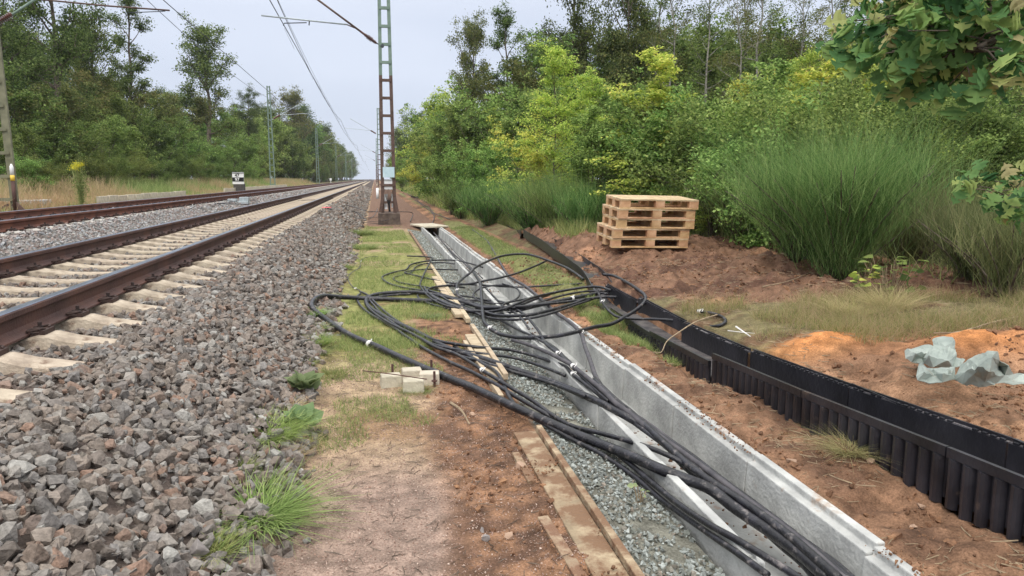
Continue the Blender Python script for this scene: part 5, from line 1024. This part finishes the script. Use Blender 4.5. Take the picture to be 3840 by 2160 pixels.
# dead twigs and pale sticks
def stick(pts, z, r, label, m='twig', lift=.02, name='stick'):
    P = spline([onz(x, y, z)+[0,0,lift*(i % 2)] for i, (x, y) in enumerate(pts)], 5); o = MB().tube(P, [r*(1-.6*i/(len(P)-1)) for i in range(len(P))], 5).build(name, M[m]); return tag(o, label, 'stick')
stick([(2690,1180),(2610,1215),(2540,1250),(2500,1290),(2480,1320),(2450,1330)], .25, .007, 'long bare twig hanging over the edge of the duct')
stick([(2760,1225),(2790,1255),(2815,1262)], .28, .008, 'white stick lying crossed in the grass, upper piece', 'white_tape'); stick([(2730,1240),(2780,1255),(2830,1250)], .28, .004, 'thin white stick under the crossed one', 'white_tape')
stick([(3840,1185),(3720,1220),(3600,1245),(3500,1260)], .38, .012, 'long bare branch on the ground at the right picture edge')
stick([(1690,1510),(1730,1550),(1760,1590)], .0, .010, 'splintered stick lying in the red soil below the paving blocks')
stick([(3840,1880),(3780,1845),(3720,1850),(3680,1870)], .03, .006, 'pale root curling out under the right duct section'); stick([(3780,1850),(3760,1920),(3730,1960)], .03, .004, 'thin root hanging below the curled one')
stick([(2860,1075),(2960,1060),(3040,1020)], .4, .008, 'bare twig at the left foot of the broom bush')
# single stones that stand out
def stone(px, py, z, s, label, m='clod', c=None):
    p = onz(px, py, z); rv, rf = ROCKS[random.randrange(26)]; me = mesh_np('stone', rv*s, [rf]); o = link('stone', me, M[m]); o.location = (p[0], p[1], float(gz(p[0], p[1]))+s*.22); o.rotation_euler = (0, 0, random.random()*6); b = o.modifiers.new('bevel', 'BEVEL'); b.width = s*.06; b.segments = 2; return tag(o, label, 'stone')
M['tan_stone'] = mat('tan_stone', [G(150,124,104), G(182,154,132)], .9, scale=12, bump=.4); M['grey_stone'] = mat('grey_stone', [G(118,112,110), G(156,150,146)], .9, scale=12, bump=.4)
stone(1950, 1755, .0, .085, 'round brown lump beside the broken plank strip', 'tan_stone'); stone(2965, 1735, .0, .07, 'pinkish stone in the trench soil left of the duct', 'tan_stone')
stone(2925, 1775, .0, .045, 'small grey stone near the pinkish one', 'grey_stone'); stone(3265, 1745, .0, .05, 'pale angular stone under the duct ribs', 'tan_stone'); stone(3455, 1880, .0, .055, 'tan stone in the trench near the right duct section', 'tan_stone')
stone(3430, 1940, .0, .045, 'stone with a lime green lichen patch', 'tan_stone'); stone(1120, 1870, .0, .055, 'lone purple grey stone on the path beside the big tuft', 'grey_stone'); stone(740, 2130, .06, .12, 'long blue grey stone at the bottom beside the tuft', 'grey_stone')
stone(1810, 1990, .0, .045, 'upper one of two grey stones in the red soil', 'grey_stone'); stone(1820, 2030, .0, .05, 'lower one of two grey stones in the red soil', 'grey_stone'); stone(1910, 2020, .0, .06, 'tan lump of rubble right of the two grey stones', 'tan_stone')
stone(1965, 1085, .0, .075, 'tan clod lying on the grey cable right of the trough', 'tan_stone'); stone(1770, 1555, .0, .06, 'pale stone below the paving blocks in the red soil', 'tan_stone')

# ------------------------------------------------------------------ oak branch reaching in from the right
oe = empty('oak_tree', (5.6, 3.2, .3), 0, label='oak whose large lobed leaves hang into the upper right corner', cat='tree'); off = np.array([5.6, 3.2, .3])
tr = MB(); tr.tube([(0,0,-.2),(.02,.03,1.2),(-.05,.0,2.4),(.0,.05,3.6),(.1,.0,5.0)], [.16,.13,.11,.09,.05], 10); tr.build('trunk', M['bark'], oe, smooth=True)
bb = MB(); LP, LD, LS = [], [], []
def branch(start, pts, r, nl, ls, sub=5):
    P = spline([start]+[atd(*p)-off for p in pts], 6); bb.tube(P, [r*(1-.8*i/(len(P)-1)) for i in range(len(P))], 6)
    for s_ in range(sub*len(pts)):
        i = int((.25+.75*rng.random())*(len(P)-1)); p0 = P[i]; dd = rng.normal(size=3); dd /= np.linalg.norm(dd); L = .12+.22*rng.random(); p1 = p0+dd*L*[1,1,.7]; bb.tube([p0, (p0+p1)/2+[0,0,.02], p1], [.004,.003,.002], 4)
        for j in range(nl): 
            d2 = dd*.6+rng.normal(size=3)*.7; d2[2] -= .35; LP.append(p1+rng.normal(size=3)*.03); LD.append(d2); LS.append(ls*(.7+.6*rng.random()))
branch(np.array([0,.03,2.6]), [(3900,-60,3.3),(3720,40,3.0),(3520,70,3.0),(3400,110,3.1)], .03, 7, .088, 16)
branch(np.array([0,.03,2.3]), [(3950,100,3.0),(3780,130,2.8),(3660,180,2.8),(3590,200,2.9)], .024, 7, .088, 14)
branch(np.array([0,.03,3.0]), [(3900,-200,3.4),(3600,-60,3.2),(3420,-10,3.2)], .024, 7, .088, 14)
# branch(np.array([0,.03,2.0]), [(3980,330,3.2),(3860,300,3.1),(3760,280,3.2)], .02, 5, .105, 8)
branch(np.array([0,.03,1.6]), [(4000,700,4.2),(3860,730,4.2),(3760,750,4.2)], .018, 6, .085, 10)
bb.build('branches', M['bark'], oe, smooth=True); big_leaves(LP, LD, LS, M['leaf_oak'], 'leaves', oe, True, .7, .9)
# goldenrod on the left verge
e = empty('goldenrod', (float(atY(300, 27)), 27, .55), 0, label='tall goldenrod plant with yellow flower heads on the left verge', cat='plant'); st = MB(); fl = []
for i in range(14):
    x, y = rng.normal(size=2)*.10; h = 1.25+.25*rng.random(); st.tube([(x*.4,y*.4,0),(x,y,h*.6),(x*1.4,y*1.4,h)], .008, 4)
    for k in range(34): fl.append((x*1.4+rng.normal()*.06, y*1.4+rng.normal()*.06, h+rng.normal()*.035))
st.build('stem', M['grass'], e); V, F = leaf_quads(np.array(fl), .04, 1.); link('flower_head', mesh_np('flower_head', V, [F]), M['flower'], e)
C = rng.normal(size=(900, 3))*[.11,.11,.3]+[0,0,.7]; V, F = leaf_quads(C, .09, .3, .25); link('leaves', mesh_np('leaves', V, [F]), M['grass'], e)
# things of a group that stand in a row: say which one, counted along the row
def number(group, key, text, short):
    L_ = sorted([o for o in COL.objects if o.get('group') == group and o.parent is None], key=key)
    for i, o in enumerate(L_): o['label'] = '%s %s, counted %s' % (ORD[i], short, text)
def pxof(o): d = o.location; return d.x/max(d.y, .1)
for g, short in (('dull green tall shrubs of the left thicket','dull green shrub of the left thicket'),('bright green leafy shrubs of the left thicket','bright green shrub of the left thicket'),('low broadleaf bushs of the left thicket','low broadleaf bush of the left thicket'),('shaded shrubs of the left wood','low shaded shrub at the foot of the left wood'),('trees standing back in the left wood','mid green tree standing back in the left wood'),('bright green leafy shrubs of the right wood edge','bright green shrub at the right wood edge'),('dull green tall shrubs of the right wood edge','dull green shrub at the right wood edge'),('yellowing young trees of the right wood edge','young yellow green tree at the right wood edge'),('slim trees of the right wood, green','slim grey trunked tree of the right wood'),('slim trees of the right wood, brownish','slim brownish crowned tree of the right wood'),('deep right wood trees','tree standing deep in the right wood'),('deep right wood shrubs','big shrub standing deep in the right wood'),('saplings before the right wood','thin sapling with layered bright leaves before the right wood'),('brambles behind the mound','leafy bramble bush right of the pallets'),('low bushes behind the pallets','light green low bush behind the pallets'),('undergrowth behind the broom','undergrowth bush behind the big broom')):
    number(g, pxof, 'from the left', short)
for g, short in (('sleepers of the near track','beige concrete sleeper of the near track'),('sleepers of the far track','pale concrete sleeper of the far track'),('near row of edging slabs','upright edging slab of the row before the sign'),('row of edging slabs at the sign','upright edging slab of the row passing the numbered sign'),('droppers of the near track','thin dropper wire of the near track'),('distant left treeline, dark','dark tree of the distant left treeline'),('distant left treeline, pale','paler tree of the distant left treeline'),('shrubs of the distant left treeline','shrub under the distant left treeline'),('small weeds at the foot of the ballast','small weed at the foot of the ballast'),('distant right treeline','tree of the distant right treeline')):
    number(g, lambda o: o.location.y, 'from the camera', short)
# prototypes that no place used
for k, o in PR.items():
    if k not in USED:
        for c in list(o.children): bpy.data.objects.remove(c)
        bpy.data.objects.remove(o)
print('objects', len(bpy.data.objects), 'tris', sum(len(m.polygons) for m in bpy.data.meshes))

# ------------------------------------------------------------------ haze
if HAZE:
    o = MB().box((0, 1000, 28), (1400, 2100, 64)).build('haze', M['black']); o.data.materials.clear(); hm = bpy.data.materials.new('haze'); hm.use_nodes = True; o.data.materials.append(hm)
    t = hm.node_tree; t.nodes.remove(t.nodes['Principled BSDF']); v = t.nodes.new('ShaderNodeVolumePrincipled'); v.inputs['Color'].default_value = (.86, .92, 1, 1); v.inputs['Density'].default_value = HAZE
    t.links.new(v.outputs[0], t.nodes['Material Output'].inputs['Volume']); tag(o, kind='stuff', label='thin pale haze in the air', cat='haze')
